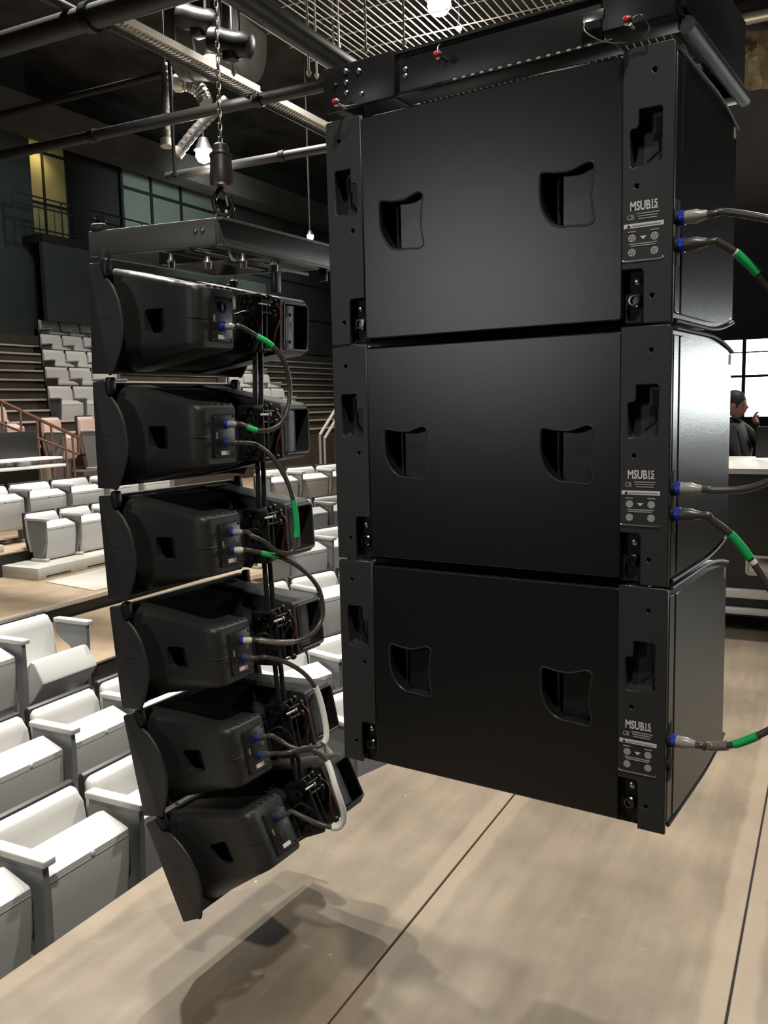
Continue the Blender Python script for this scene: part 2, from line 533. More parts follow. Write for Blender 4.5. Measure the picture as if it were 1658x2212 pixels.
# window band in the right-hand wall
wn = -0.80
for k in range(7):
    y1 = wn - k * 1.12; y0 = y1 - 1.06
    w = struct(empty('window_%d' % (k + 1), (9.40, (y0 + y1) / 2, 1.42)))
    hw = (y1 - y0) / 2
    bm = bmesh.new()
    for (a, b, c, d) in ((-hw-.03, -hw+.03, 0, .98), (hw-.03, hw+.03, 0, .98), (-hw, hw, 0, .05), (-hw, hw, .93, .98)):
        box(bm, (-.04, a, c), (.04, b, d))
    finish(bm, 'window_frame', M_DARK, w, False)
    bm = bmesh.new()
    for c in (-.17, .12):
        box(bm, (-.02, c - .02, .05), (.02, c + .02, .93))
    box(bm, (-.02, -hw, .50), (.02, hw, .53)); box(bm, (-.02, -hw, .78), (.02, hw, .795))
    finish(bm, 'mullion', M_DARK, w, False)
    for (a, b) in ((-hw + .03, -.19), (-.15, .10), (.14, hw - .03)):
        for (c, d) in ((.05, .50), (.53, .78), (.795, .93)):
            bm = bmesh.new(); box(bm, (.022, a, c), (.028, b, d))
            finish(bm, 'pane', M_DAY, w, False)

# green-tinted panel window high in the back wall
w = struct(empty('window_8', (15.3, 13.6, 5.55)))
cols = [0, 1.05, 2.2, 3.75]; rows = [0, .55, 1.62, 2.25]
bm = bmesh.new()
for c in cols: box(bm, (c - .04, -.06, 0), (c + .04, .02, 2.25))
for r_ in rows: box(bm, (0, -.055, r_ - .035), (3.75, .02, r_ + .035))
finish(bm, 'window_frame', M_WALL2, w, False)
for a, b in zip(cols, cols[1:]):
    for c, d in zip(rows, rows[1:]):
        bm = bmesh.new(); box(bm, (a + .045, -.03, c + .04), (b - .045, -.02, d - .04))
        finish(bm, 'pane', M_GLASSG, w, False)
# yellow-lit window behind the balcony
w = struct(empty('window_9', (12.3, 13.6, 5.45)))
cols = [0, .58, 1.25]; rows = [0, .85, 1.95, 2.2]
bm = bmesh.new()
for c in cols: box(bm, (c - .025, -.06, 0), (c + .025, .02, 2.2))
for r_ in rows: box(bm, (0, -.055, r_ - .025), (1.25, .02, r_ + .025))
finish(bm, 'window_frame', M_WALL2, w, False)
for a, b in zip(cols, cols[1:]):
    for c, d in zip(rows, rows[1:]):
        bm = bmesh.new(); box(bm, (a + .03, -.03, c + .03), (b - .03, -.02, d - .03))
        finish(bm, 'pane', M_GLASSY, w, False)
add_light('SPOT', 'balcony_lamp_light', (12.72, 13.22, 7.55), (12.70, 13.6, 6.3), 22, (1, .82, .42), .04, 110, .8)
# balcony slab and return wall
slab('floor_balcony', (11.6, 12.3, 5.18), (15.2, 13.55, 5.34), M_WALL2)
slab('wall_balcony_pier', (9.6, 12.9, 1.2), (11.95, 13.6, 9), M_WALL)
slab('wall_balcony_front', (11.6, 12.32, 3.6), (19.5, 12.42, 5.18), M_WALL)

# ================================================================== SUBWOOFERS
SW, SD, SH = .7757, .535, .5
SUB_AX = Vector((-.105, -.9945, 0)).normalized()
SUB_AY = Vector((.9945, -.105, 0)).normalized()
SUB_O = Vector((.143, -1.151, .839))       # left rear bottom of the stack
def sub_matrix(k):                          # k = 0 bottom
    m_ = Matrix.Identity(4)
    o = SUB_O + SUB_AX * SW / 2 + SUB_AY * SD / 2 + Vector((0, 0, k * SH))
    for i, v in enumerate((SUB_AX, SUB_AY, Vector((0, 0, 1)))):
        for j in range(3): m_[j][i] = v[j]
    m_.translation = o
    return m_
OFF = Matrix.Translation((-SW / 2, -SD / 2, 0))
def sublink(me_or_bm, name, mt, parent, **k):
    if isinstance(me_or_bm, bmesh.types.BMesh):
        bmesh.ops.recalc_face_normals(me_or_bm, faces=me_or_bm.faces[:])
        me = bpy.data.meshes.new(name); me_or_bm.to_mesh(me); me_or_bm.free()
    else: me = me_or_bm
    me.transform(OFF)
    return link(me, name, mt, parent, **k)
def side_prof(zb, zt, y0, y1, inset=0.):
    ys = [y0 + (y1 - y0) * i / 14 for i in range(15)]
    def drop(y):
        t = max(0, (y - .28) / (SD - .28)); return .030 * t ** 2.0
    bot = [(y, zb + inset + drop(y)) for y in ys]
    top = [(y, zt - inset - drop(y)) for y in ys[::-1]]
    return bot + top

HANDLE = [(0,.92),(.07,1.0),(.28,.965),(.55,.955),(.74,1.01),(.9,1.05),(1.0,.98),(.975,.8),(.945,.5),(.965,.28),(1,.08),(.9,0),(.6,.02),(.38,.03),(.2,.12),(.06,.32),(0,.55)]
def handle_outline(x0, z0, w=.112, h=.112):
    return [(x0 + p.x * w, z0 + p.y * h) for p in catmull([(u, v, 0) for u, v in HANDLE], 5, True)]

def build_sub():
    root = empty('subwoofer')
    # cabinet shell: top, bottom, front and the two sides (rear closed by panel and rails)
    bm = bmesh.new()
    pf = side_prof(.006, .494, .011, SD)
    A = [bm.verts.new((.004, y, z)) for y, z in pf]; B = [bm.verts.new((SW - .004, y, z)) for y, z in pf]
    n = len(pf)
    for i in range(n - 1):
        bm.faces.new((A[i], B[i], B[i+1], A[i+1]))
    bm.faces.new(A); bm.faces.new(B)
    ed = [e for e in bm.edges if abs(e.verts[0].co.x - e.verts[1].co.x) < 1e-6 and not (e.verts[0].co.y < .02 and e.verts[1].co.y < .02)]
    bmesh.ops.bevel(bm, geom=ed, offset=.006, segments=2, affect='EDGES')
    sublink(bm, 'cabinet', M_CAB, root, angle=20)
    # grille on the front
    bm = bmesh.new(); box(bm, (.02, SD - .004, .05), (SW - .02, SD + .006, .45), .003)
    sublink(bm, 'grille', M_DARK, root)
    # raised side panels with curved top and bottom edge
    for x0, x1 in ((SW - .006, SW + .0035), (-.0035, .006)):
        bm = bmesh.new(); prism(bm, side_prof(.006, .494, .052, .488, .014), x0, x1, 'x', r=.003)
        sublink(bm, 'side_panel', M_SIDE, root, angle=20)
        bm = bmesh.new()
        tube(bm, [((x0 + x1) / 2, y, z) for y, z in side_prof(.006, .494, .035, .525, .001)[15:]], .0045, 8)
        sublink(bm, 'edge_bead', M_RAIL, root)
        bm = bmesh.new()
        tube(bm, [((x0 + x1) / 2, y, z) for y, z in side_prof(.006, .494, .035, .525, .001)[:15]], .0045, 8)
        sublink(bm, 'edge_bead', M_RAIL, root)
    # rear panel with two grip cut-outs
    h1 = handle_outline(.137, .196); h2 = handle_outline(.516, .196)
    me = plate_mesh('rear_panel', rrect(.0955, .014, .6805, .488, .004), [h1, h2], .014, .0028)
    sublink(me, 'rear_panel', M_CAB, root, smooth=False)
    for hx, hh in ((.137, h1), (.516, h2)):
        bm = bmesh.new(); cup(bm, hh, lambda x, z: .060, .012)
        r_ = sublink(bm, 'grip_recess', M_CAB, root)
        bm = bmesh.new(); tube(bm, [(x, .0005, z) for x, z in hh + hh[:2]], .0022, 6, caps=False); sublink(bm, 'grip_lip', M_RAIL, r_)
        xc = hx + .040; gp = []
        for i in range(len(hh)):               # clip the outline to the part right of xc
            (xa, za), (xb, zb_) = hh[i], hh[(i+1) % len(hh)]
            if xa >= xc: gp.append((xa, za))
            if (xa >= xc) != (xb >= xc):
                t_ = (xc - xa) / (xb - xa); gp.append((xc, za + (zb_ - za) * t_))
        me = plate_mesh('grip_plate', gp, [], .010, .0015); me.transform(Matrix.Translation((0, .026, 0)))
        sublink(me, 'grip_plate', M_CAB, r_, smooth=False)
        bm = bmesh.new(); box(bm, (hx + .022, .034, .206), (hx + .029, .070, .300), .003)
        sublink(bm, 'grip_rib', M_RAIL, r_)
    # two steel rails with rigging pockets
    for side in (0, 1):
        def X(x): return x if side else SW - x        # x given for the right-hand rail
        pk = [(.712,.390),(.752,.390),(.757,.385),(.757,.296),(.752,.290),(.700,.285),(.695,.290),(.695,.352),(.699,.357),(.708,.357),(.711,.362),(.711,.386)]
        outer = [(.684,.003),(.684,.498),(.773,.498),(.7757,.495),(.7757,.003),(.740,.003),(.740,.014),(.7235,.014),(.7235,.095),(.7185,.101),(.687,.101)]
        outer = [(.684,.105),(.684,.496),(.772,.496),(.7757,.492),(.7757,.004),(.7255,.004),(.7255,.097),(.7205,.105)]
        holes = [pk]
        scr = ((.741,.452),(.710,.253),(.741,.052))
        for cx, cz in scr:
            holes.append([(cx + .0062*math.cos(t*PI/6), cz + .0062*math.sin(t*PI/6)) for t in range(12)])
        fix = lambda pl: [(X(x), z) for x, z in (pl if side else pl[::-1])]
        me = plate_mesh('side_rail', fix(outer), [fix(h) for h in holes], .012, .0018)
        me.transform(Matrix.Translation((0, -.002, 0)))
        rail = sublink(me, 'side_rail', M_RAIL, root, smooth=False)
        bm = bmesh.new(); cup(bm, fix(pk), lambda x, z: .022, .008)
        sublink(bm, 'rigging_pocket', M_RAIL, rail)
        # dark slot inside the pocket
        sl = [(.735,.378),(.749,.378),(.749,.350),(.742,.345),(.742,.318),(.722,.302),(.719,.306),(.732,.322),(.731,.345),(.737,.352)]
        me = plate_mesh('pocket_slot', fix(sl), [], .003)
        me.transform(Matrix.Translation((0, .027, 0)))
        sublink(me, 'pocket_slot', M_DARK, rail)
        bm = bmesh.new()      # lower rigging pocket: a shallow tray open at the bottom
        xs = sorted((X(.684), X(.7255)))
        box(bm, (xs[0], .020, .004), (xs[1], .024, .105))
        sublink(bm, 'lower_pocket', M_DARK, rail)
        bm = bmesh.new()
        lathe(bm, (X(.704), .020, .047), (0, -1, 0), [(0,.0135),(.010,.0135),(.013,.011),(.0132,.0075),(.008,.007),(.008,.001)], 20)
        sublink(bm, 'rigging_pin', mat('dark_bolt', (.10, .10, .10), .25, 1.), rail)
        bm = bmesh.new()
        lathe(bm, (X(.707), .020, .083), (0, -1, 0), [(0,.007),(.004,.007),(.006,.004),(.006,.001)], 14)
        sublink(bm, 'locking_stud', M_BRIGHT, rail)
        for cx, cz in scr:
            bm = bmesh.new()
            lathe(bm, (X(cx), .011, cz), (0, -1, 0), [(0,.0085),(.003,.0062),(.005,.0045),(.005,.0022),(.003,.002),(.003,.0005)], 14)
            sublink(bm, 'screw', mat('screw_steel', (.16, .16, .16), .3, 1.), rail)
        bm = bmesh.new()      # steel foot strip on top of the rail
        xs = sorted((X(.692), X(.738)))
        box(bm, (xs[0], .003, .494), (xs[1], .03, .4985), .001)
        sublink(bm, 'rail_cap', M_BRIGHT, rail)
        if side:
            # printed plate
            def T(me, name, x, z, mt=M_WHITE):
                me.transform(Matrix.Translation((x, -.0023, z)))
                return sublink(me, name, mt, rail, smooth=False)
            T(text_mesh('model_lettering', 'MSUB', .0232, .0005, .66), 'model_lettering', .6975, .2095)
            T(text_mesh('model_lettering', '15', .0195, .0004, .68), 'model_lettering', .7360, .2120)
            bm = bmesh.new(); box(bm, (.7362, -.0024, .2095), (.7500, -.0019, .2112))
            sublink(bm, 'model_underline', M_WHITE, rail, smooth=False)
            T(text_mesh('maker_logo', 'CB', .0125, .0002, .85), 'maker_logo', .6925, .1935, M_GREYPR)
            def lines(name, rows):      # print too small to read: plain fine lines
                for x0_, x1_, z_ in rows:
                    bm = bmesh.new(); box(bm, (x0_, -.0031, z_ - .0009), (x1_, -.0019, z_ + .0009))
                    sublink(bm, name, M_GREYPR, rail, smooth=False)
            lines('small_print', ((.7105,.7525,.2030),(.7125,.7500,.1985),(.7145,.7480,.1940)))
            bm = bmesh.new(); box(bm, (.6865, -.0025, .1782), (.7605, -.0019, .1862))
            bar = sublink(bm, 'warning_strip', M_WHITE, rail, smooth=False)
            me = plate_mesh('warning_triangle', [(.692,.1794),(.6995,.1794),(.69575,.1852)], [], .0006)
            T(me, 'warning_triangle', 0, 0, M_DARK).data.transform(Matrix.Translation((0, -.0006, 0)))
            lines('warning_print', ((.7015,.7560,.1822),))
            for cx, cz in ((.702,.160),(.744,.160),(.702,.134),(.744,.134)):
                bm = bmesh.new()
                lathe(bm, (cx, -.0018, cz), (0, -1, 0), [(0,.0072),(.0006,.0072),(.0006,.0055)], 20)
                d_ = sublink(bm, 'pin_diagram_disc', M_GREYPR, rail)
                bm = bmesh.new()
                for a in range(4):
                    t_ = a * PI / 2 + .4
                    box(bm, (cx - .0008 + .0032*math.cos(t_), -.0030, cz - .0008 + .0032*math.sin(t_)), (cx + .0008 + .0032*math.cos(t_), -.0022, cz + .0008 + .0032*math.sin(t_)))
                sublink(bm, 'pin_mark', M_DARK, d_, smooth=False)
            lines('pin_caption', ((.694,.709,.1715),(.737,.752,.1715),(.697,.749,.1490),(.700,.746,.1455)))
            T(plate_mesh('arrow_mark', [(.7165,.1625),(.7295,.1625),(.7255,.1590),(.7245,.1570),(.7215,.1570),(.7205,.1590)], [], .0006), 'arrow_mark', 0, 0)
            bm = bmesh.new(); tube(bm, catmull([(.6845, -.003, .123), (.688, -.003, .119), (.722, -.003, .1185), (.757, -.003, .1185), (.7605, -.003, .1225)], 4), .0014, 8)
            sublink(bm, 'plate_lip', M_BRIGHT, rail)
    for x0, x1 in ((SW - .006, SW + .0022), (-.0022, .006)):
        bm = bmesh.new(); box(bm, (x0, .014, .020), (x1, .0485, .480), .002); sublink(bm, 'corner_strip', M_SIDE, root, angle=20)
    # socket strip let into the right side beside the rail
    bm = bmesh.new(); box(bm, (SW - .006, .0135, .105), (SW + .0035, .040, .225), .002)
    sublink(bm, 'socket_strip', M_DARK, root)
    for z in (.190, .141):
        bm = bmesh.new(); lathe(bm, (SW, .024, z), (1, 0, 0), [(0,.0145),(.006,.0145),(.007,.012)], 20)
        sublink(bm, 'socket', M_DARK, root)
    bm = bmesh.new(); box(bm, (SW + .0025, .470, .435), (SW + .0045, .486, .458))
    sublink(bm, 'paper_label', M_GREYPR, root, smooth=False)
    return root
sub = build_sub()
sub.matrix_world = sub_matrix(2)
GS = 'subwoofers hung in one stack'
tag(sub, 'uppermost black subwoofer of the hanging stack, bolted under the flying frame', 'subwoofer', GS)
copy_thing(sub, sub_matrix(1), 'middle black subwoofer of the hanging stack, its side catching the window light')
copy_thing(sub, sub_matrix(0), 'lowest black subwoofer of the hanging stack, just above the bare stage floor')

# flying frame above the subs
ff = empty('flying_frame'); ff.matrix_world = sub_matrix(3)
tag(ff, 'black steel flying frame with riveted beams on top of the subwoofer stack', 'frame')
def fbox(name, lo, hi, mt=M_STEEL, r=.003):
    bm = bmesh.new(); box(bm, lo, hi, r); return sublink(bm, name, mt, ff)
fbox('rear_beam', (.0, .012, .022), (.64, .020, .110))
fbox('beam_flange', (.0, .006, .104), (.66, .075, .112))
fbox('beam_flange', (.185, .004, .020), (.66, .075, .027))
fbox('end_block', (-.004, -.002, .018), (.185, .010, .113))
fbox('corner_block', (.640, .0, .040), (.775, .09, .200))
fbox('front_beam', (.0, .47, .022), (.775, .53, .110))
fbox('side_beam', (.735, .035, .060), (.785, .54, .200))
bm = bmesh.new(); cyl(bm, (.783, .045, .034), (.783, .545, .034), .0155, n=20); sublink(bm, 'side_bar', M_RAIL, ff)
fbox('side_beam', (-.005, .035, .03), (.03, .54, .11))
for i, (x, z) in enumerate(((.030,.072),(.060,.095),(.060,.072),(.060,.050),(.095,.088),(.100,.040),(.205,.058),(.205,.072))):
    bm = bmesh.new(); lathe(bm, (x, -.002 if x < .19 else .012, z), (0, -1, 0), [(0,.006),(.003,.006),(.005,.0035),(.005,.001)], 12)
    sublink(bm, 'rivet', M_BRIGHT if i != 0 else M_STEEL, ff)
for i in range(15):      # slots in the lower flange
    bm = bmesh.new(); box(bm, (.325 + i*.0205, .0005, .0215), (.333 + i*.0205, .006, .0255), .0008, 1)
    sublink(bm, 'flange_slot', M_TRAY, ff)
# release pins with wire lanyards
def quick_pin(p, red, path, label):
    e = empty('release_pin'); e.matrix_world = sub_matrix(3); tag(e, label, 'release pin', 'release pins on the flying frame')
    bm = bmesh.new(); lathe(bm, p, (0, -1, 0), [(0,.004),(.03,.004),(.03,.008),(.036,.009),(.040,.006),(.040,.001)], 12)
    sublink(bm, 'pin', M_BRIGHT, e)
    if red:
        bm = bmesh.new(); lathe(bm, (p[0], p[1]-.038, p[2]), (0, -1, 0), [(0,.006),(.006,.006),(.008,.003)], 12)
        sublink(bm, 'red_button', M_RED, e)
    bm = bmesh.new(); tube(bm, catmull(path, 6), .0013, 6); sublink(bm, 'lanyard', M_BRIGHT, e)
quick_pin((.305,.012,.068), True, [(.305,-.02,.068),(.300,-.015,.085),(.298,.0,.098)], 'steel release pin with red button in the middle of the frame')
quick_pin((.055,.0,.022), True, [(.055,-.03,.022),(.075,-.03,.012),(.09,-.01,.018)], 'steel release pin with red button at the frame end nearest the line array')
quick_pin((.700,.0,.034), True, [(.700,-.03,.034),(.722,-.03,.040),(.735,-.02,.020),(.72,0,.012)], 'steel release pin with red button above the lettered rail')
tagp = empty('steel_tag'); tagp.matrix_world = sub_matrix(3); tag(tagp, 'small steel tag on a curled wire under the corner of the flying frame', 'tag')
bm = bmesh.new(); box(bm, (.605,-.004,.062), (.645,-.001,.080), .001); sublink(bm, 'plate', M_BRIGHT, tagp)
bm = bmesh.new(); tube(bm, catmull([(.61,-.004,.064),(.612,-.012,.045),(.635,-.015,.025),(.665,-.012,.012),(.69,0,.010)], 6), .0013, 6); sublink(bm, 'wire', M_BRIGHT, tagp)

# ------------------------------------------------------------------ plugs and cables
def plug(bmB, bmS, p, d, sc=1., ln=.54):
    """blue collar into bmB, shell into bmS; returns the tail point"""
    p = Vector(p); d = Vector(d).normalized()
    lathe(bmB, p, d, [(0,.0125*sc),(.004*sc*ln,.0138*sc),(.022*sc*ln,.0138*sc),(.024*sc*ln,.012*sc)], 18)
    lathe(bmS, p + d*.023*sc*ln, d, [(a*sc*ln, r*sc) for a, r in ((0,.0118),(.012,.0122),(.040,.0125),(.052,.0095),(.070,.0080),(.074,.0065))], 18)
    return p + d * .090 * sc * ln
def make_cable(label, pts, plugs, r=.0068, tapes=(), group=None, mt=M_CABLE):
    """plugs: list of (end 0/1, point, direction, shell material, scale); tapes: (t0,t1,mat,extra)"""
    root = empty('speaker_cable', pts[len(pts)//2]); tag(root, label, 'cable', group)
    inv = Matrix.Translation(-Vector(pts[len(pts)//2]))
    def put(bm, name, mt_):
        bmesh.ops.transform(bm, matrix=inv, verts=bm.verts[:]); return finish(bm, name, mt_, root)
    path = [Vector(p) for p in pts]
    for (end, p, d, smt, sc) in plugs:
        b1 = bmesh.new(); b2 = bmesh.new()
        tail = plug(b1, b2, p, d, sc)
        c = put(b2, 'plug', smt)
        col_ = put(b1, 'blue_collar', M_BLUE); col_.parent = c; 
        if end == 0: path = [tail, tail + Vector(d).normalized()*.015] + path
        else: path = path + [tail + Vector(d).normalized()*.015, tail]
    sp = catmull(path, 10)
    bm = bmesh.new(); tube(bm, sp, r, 12); put(bm, 'cable', mt)
    n = len(sp) - 1
    for (t0, t1, tm, ex) in tapes:
        seg_ = sp[int(t0*n):max(int(t1*n), int(t0*n)+2)+1]
        bm = bmesh.new(); tube(bm, seg_, r + ex, 12)
        put(bm, 'white_sleeve' if tm is M_WSLEEVE else ('brown_sleeve' if tm is not M_GREEN else 'green_tape'), tm)
    return root
def sub_point(k, x, y, z):
    return sub_matrix(k) @ OFF @ Vector((x, y, z))
GC = 'cables plugged into the subwoofer stack'
M_SLV = mat('clear_grey_sleeve', (.16, .145, .12), .3)
TAILD = (sub_point(2, SW + .06, .024, .190) - CAM_P).dot(CAM_F)
PLG = mat('pale_grey_plug_shell', (.30,.29,.27), .3)
def sc_(k, px, py, dd):                 # depth relative to the plug tail on sub k
    return at(px, py, (sub_point(k, SW + .06, .024, .165) - CAM_P).dot(CAM_F) + dd)
make_cable('straight black cable in the upper socket of the uppermost subwoofer', [sc_(2,1560,458,-.01), sc_(2,1600,462,-.03), sc_(2,1665,474,-.06), sc_(2,1780,500,-.10)],
           [(0, sub_point(2, SW + .004, .024, .190), SUB_AX, PLG, 1.)], tapes=[], group=GC)
make_cable('green-taped black cable curving down from the uppermost subwoofer', [sc_(2,1548,523,.0), sc_(2,1580,540,.0), sc_(2,1608,563,0), sc_(2,1640,596,.0), sc_(2,1690,660,.0), sc_(2,1780,800,.0)],
           [(0, sub_point(2, SW + .004, .024, .141), SUB_AX, M_BOOT, 1.)], tapes=[(.46,.48,M_WSLEEVE,.0008),(.485,.70,M_GREEN,.0016)], group=GC)
make_cable('black cable bending up from the upper socket of the middle subwoofer', [sc_(1,1540,1060,-.01), sc_(1,1600,1058,-.03), sc_(1,1645,1046,-.05), sc_(1,1700,1018,-.08), sc_(1,1800,950,-.1)],
           [(0, sub_point(1, SW + .004, .024, .190), SUB_AX, PLG, 1.)], group=GC)
make_cable('green-taped black cable sagging from the middle subwoofer', [sc_(1,1535,1122,0), sc_(1,1562,1141,0), sc_(1,1590,1168,0), sc_(1,1622,1210,0), sc_(1,1655,1260,0), sc_(1,1730,1390,0)],
           [(0, sub_point(1, SW + .004, .024, .141), SUB_AX, M_BOOT, 1.)], tapes=[(.50,.71,M_GREEN,.0016),(.72,.735,M_WSLEEVE,.0008)], group=GC)
make_cable('green-taped cable in a grey sleeve on the lowest subwoofer', [sc_(0,1535,1612,0), sc_(0,1580,1609,-.02), sc_(0,1625,1594,-.04), sc_(0,1670,1572,-.06), sc_(0,1780,1515,-.08)],
           [(0, sub_point(0, SW + .004, .024, .190), SUB_AX, PLG, .95)], tapes=[(.22,.48,M_SLV,.0028),(.52,.72,M_GREEN,.0014)], group=GC)

# ================================================================== LINE ARRAY
AS = .93                                       # module scale (nominal front height .345)
TH = math.radians(-3.25)
TILT = [math.radians(a) for a in (-2.404, -.864, 2.73, 5.197, 11.817, 25.61)]
HF, GAP = .345, .025
AL = Vector((math.cos(TH), math.sin(TH), 0)); AFD = Vector((-math.sin(TH), math.cos(TH), 0)); AZ = Vector((0, 0, 1))
MODS = []
p = CAM_P + (Vector((.463, -.077, 2.168)) - CAM_P) * AS
for a in TILT:
    up = AZ * math.cos(a) + AFD * math.sin(a); fw = AFD * math.cos(a) - AZ * math.sin(a)
    m_ = Matrix.Identity(4)
    for i, v in enumerate((AL, fw, up)):
        for j in range(3): m_[j][i] = v[j]
    m_.translation = p - up * (HF * AS / 2)
    MODS.append(m_)
    p = p - up * ((HF + GAP) * AS)
MW = .651                                      # nominal module width; local x 0..MW, front y=0, rear y=-.418
ASC = Matrix.Scale(AS, 4)
def alink(me_or_bm, name, mt, parent, **k):
    if isinstance(me_or_bm, bmesh.types.BMesh):
        bmesh.ops.recalc_face_normals(me_or_bm, faces=me_or_bm.faces[:])
        me = bpy.data.meshes.new(name); me_or_bm.to_mesh(me); me_or_bm.free()
    else: me = me_or_bm
    me.transform(ASC)
    return link(me, name, mt, parent, **k)
def on_mod(k, px, py, y):
    """point on the module's plane y = const (nominal units)"""
    mm = MODS[k]; fw = mm.col[1].to_3d(); o = mm.translation + fw * (y * AS)
    r = ray(px, py)
    return CAM_P + r * ((o - CAM_P).dot(fw) / r.dot(fw))
def lobe(mirror):
    st = [(-.035,.046,.166),(-.06,.052,.162),(-.10,.058,.153),(-.15,.060,.144),(-.20,.058,.134),(-.26,.052,.122),(-.32,.044,.110),(-.37,.036,.101),(-.395,.036,.097),(-.410,.044,.094),(-.4165,.056,.088)]
    bm = bmesh.new(); rings = []
    for (y, xl, zt) in st:
        f = (y + .416) / .38                     # 1 at the front, 0 at the rear
        rt = .014 + .012 * f; rb = .020 + .085 * max(0, f) ** 1.2
        if y < -.40: rt = .02; rb = .024
        pts = rrect(xl, -zt, .204, zt, (rb, .006, .006, rt), 6)
        rings.append([bm.verts.new(((MW - x) if mirror else x, y, z)) for x, z in pts])
    n = len(rings[0])
    for A, B in zip(rings, rings[1:]):
        for i in range(n): bm.faces.new((A[i], A[(i+1) % n], B[(i+1) % n], B[i]))
    bm.faces.new(rings[0]); bm.faces.new(rings[-1])
    bmesh.ops.recalc_face_normals(bm, faces=bm.faces[:])
    me = bpy.data.meshes.new('body'); bm.to_mesh(me); bm.free()
    return me
def cut_box(lo, hi, r):
    bm = bmesh.new(); box(bm, lo, hi, r, 3); return bm

def build_module():
    root = empty('line_array_speaker')
    # moulded left lobe with a side grip opening
    me = boolean_cut(lobe(False), [cut_box((.0, -.272, -.044), (.125, -.180, .030), .013)])
    body = alink(me, 'body', M_MOULD, root, angle=40)
    bm = bmesh.new(); box(bm, (.122, -.285, -.055), (.130, -.165, .042)); alink(bm, 'grip_back', M_DARK, body)
    bm = bmesh.new(); box(bm, (.085, -.262, -.042), (.100, -.222, .029), .006); alink(bm, 'grip_bar', M_DARK, body)
    bm = bmesh.new()           # mould parting line along the rear corner
    tube(bm, catmull([(.0505,-.30,-.003),(.042,-.35,-.003),(.0352,-.385,-.003),(.038,-.403,-.003),(.052,-.4165,-.003),(.085,-.4175,-.003)], 6), .0012, 6)
    alink(bm, 'parting_line', M_MOULD, body)
    # right lobe with a deep rear recess
    me = boolean_cut(lobe(True), [cut_box((.470, -.50, -.078), (.603, -.335, .074), .008), cut_box((.53, -.272, -.044), (.66, -.180, .030), .013)])
    rl = alink(me, 'body', M_MOULD, root, angle=40)
    bm = bmesh.new()
    prism(bm, [(.472,-.395),(.485,-.402),(.510,-.404),(.545,-.402),(.562,-.392),(.572,-.350),(.472,-.340)], -.074, .070, 'z')
    pn = alink(bm, 'recess_panel', mat('grey_black_panel', (.040,.042,.044), .4), rl)
    bm = bmesh.new(); box(bm, (.492, -.4065, -.045), (.502, -.402, .030)); alink(bm, 'label_strip', M_GREYPR, pn, smooth=False)
    bm = bmesh.new()
    for z in (-.006, .002, .010, -.014): box(bm, (.520, -.4060, z), (.536, -.402, z + .003))
    alink(bm, 'label_print', M_GREYPR, pn, smooth=False)
    for z in (.040, -.052):
        bm = bmesh.new(); lathe(bm, (.520, -.403, z), (0,-1,0), [(0,.0055),(.003,.0055),(.004,.003)], 12); alink(bm, 'screw', M_DARK, pn)
    bm = bmesh.new()           # rolled rim around the recess
    rim = rrect(.468, -.081, .606, .077, .012, 4)
    tube(bm, [(x, -.4155, z) for x, z in rim + rim[:2]], .0045, 6, caps=False); alink(bm, 'recess_rim', M_MOULD, rl)
    # horn section between the lobes and the front baffle
    bm = bmesh.new()
    prism(bm, [(-.03,-.160),(-.18,-.135),(-.285,-.100),(-.285,.050),(-.18,.135),(-.03,.160)], .20, .452, 'x')
    alink(bm, 'horn_housing', M_DARK, root)
    bm = bmesh.new(); prism(bm, [(-.045,-.168),(-.004,-.172),(.0,-.16),(.0,.16),(-.004,.172),(-.045,.168)], .012, MW - .012, 'x', r=.003)
    alink(bm, 'front_baffle', M_DARK, root)
    for i in range(9):
        x = .225 + i * .025
        bm = bmesh.new(); box(bm, (x, -.345, -.085), (x + .006, -.28, .045), .001, 1); alink(bm, 'heatsink_fin', M_DARK, root)
    # end plates with the bulged rear edge, slot mark and hinge knuckle
    arc = [(y, z) for y, z, _ in [(q.x, q.y, 0) for q in catmull([(-.074,.120,0),(-.088,.108,0),(-.104,.088,0),(-.125,.046,0),(-.136,-.008,0),(-.136,-.056,0),(-.116,-.113,0),(-.085,-.165,0),(-.074,-.1725,0)], 5)]]
    outl = [(0,-.1725),(0,.1690),(-.006,.1725),(-.050,.1725),(-.052,.148),(-.064,.122)] + arc
    for mir in (0, 1):
        a0, a1 = (0, .014) if not mir else (MW - .014, MW)
        bm = bmesh.new(); prism(bm, outl, a0, a1, 'x', r=.003)
        ep = alink(bm, 'end_plate', M_PLATE, root)
        xo = -.0006 if not mir else MW + .0006
        # raised bulge lip
        bm = bmesh.new(); tube(bm, [((.006 if not mir else MW - .006), y, z) for y, z in arc], .0055, 8); alink(bm, 'plate_lip', M_PLATE, ep)
        bm = bmesh.new(); box(bm, (min(xo, xo + .001), -.088, -.0165), (max(xo, xo + .001), -.044, -.0140)); alink(bm, 'plate_mark', M_RAIL, ep)
        bm = bmesh.new(); box(bm, (min(xo, xo + .001), -.086, .0), (max(xo, xo + .001), -.046, .0018)); alink(bm, 'plate_mark', M_DARK, ep)
        bm = bmesh.new(); a_ = .004 if not mir else MW - .034
        box(bm, (a_, -.076, .128), (a_ + .03, -.050, .186), .008, 3); alink(bm, 'hinge_knuckle', M_STEEL, ep)
    # connector plate
    bm = bmesh.new(); box(bm, (.093, -.4215, -.072), (.197, -.4160, .066), .004); cp = alink(bm, 'connector_plate', mat('black_connector_plate', (.012,.012,.0125), .35), root)
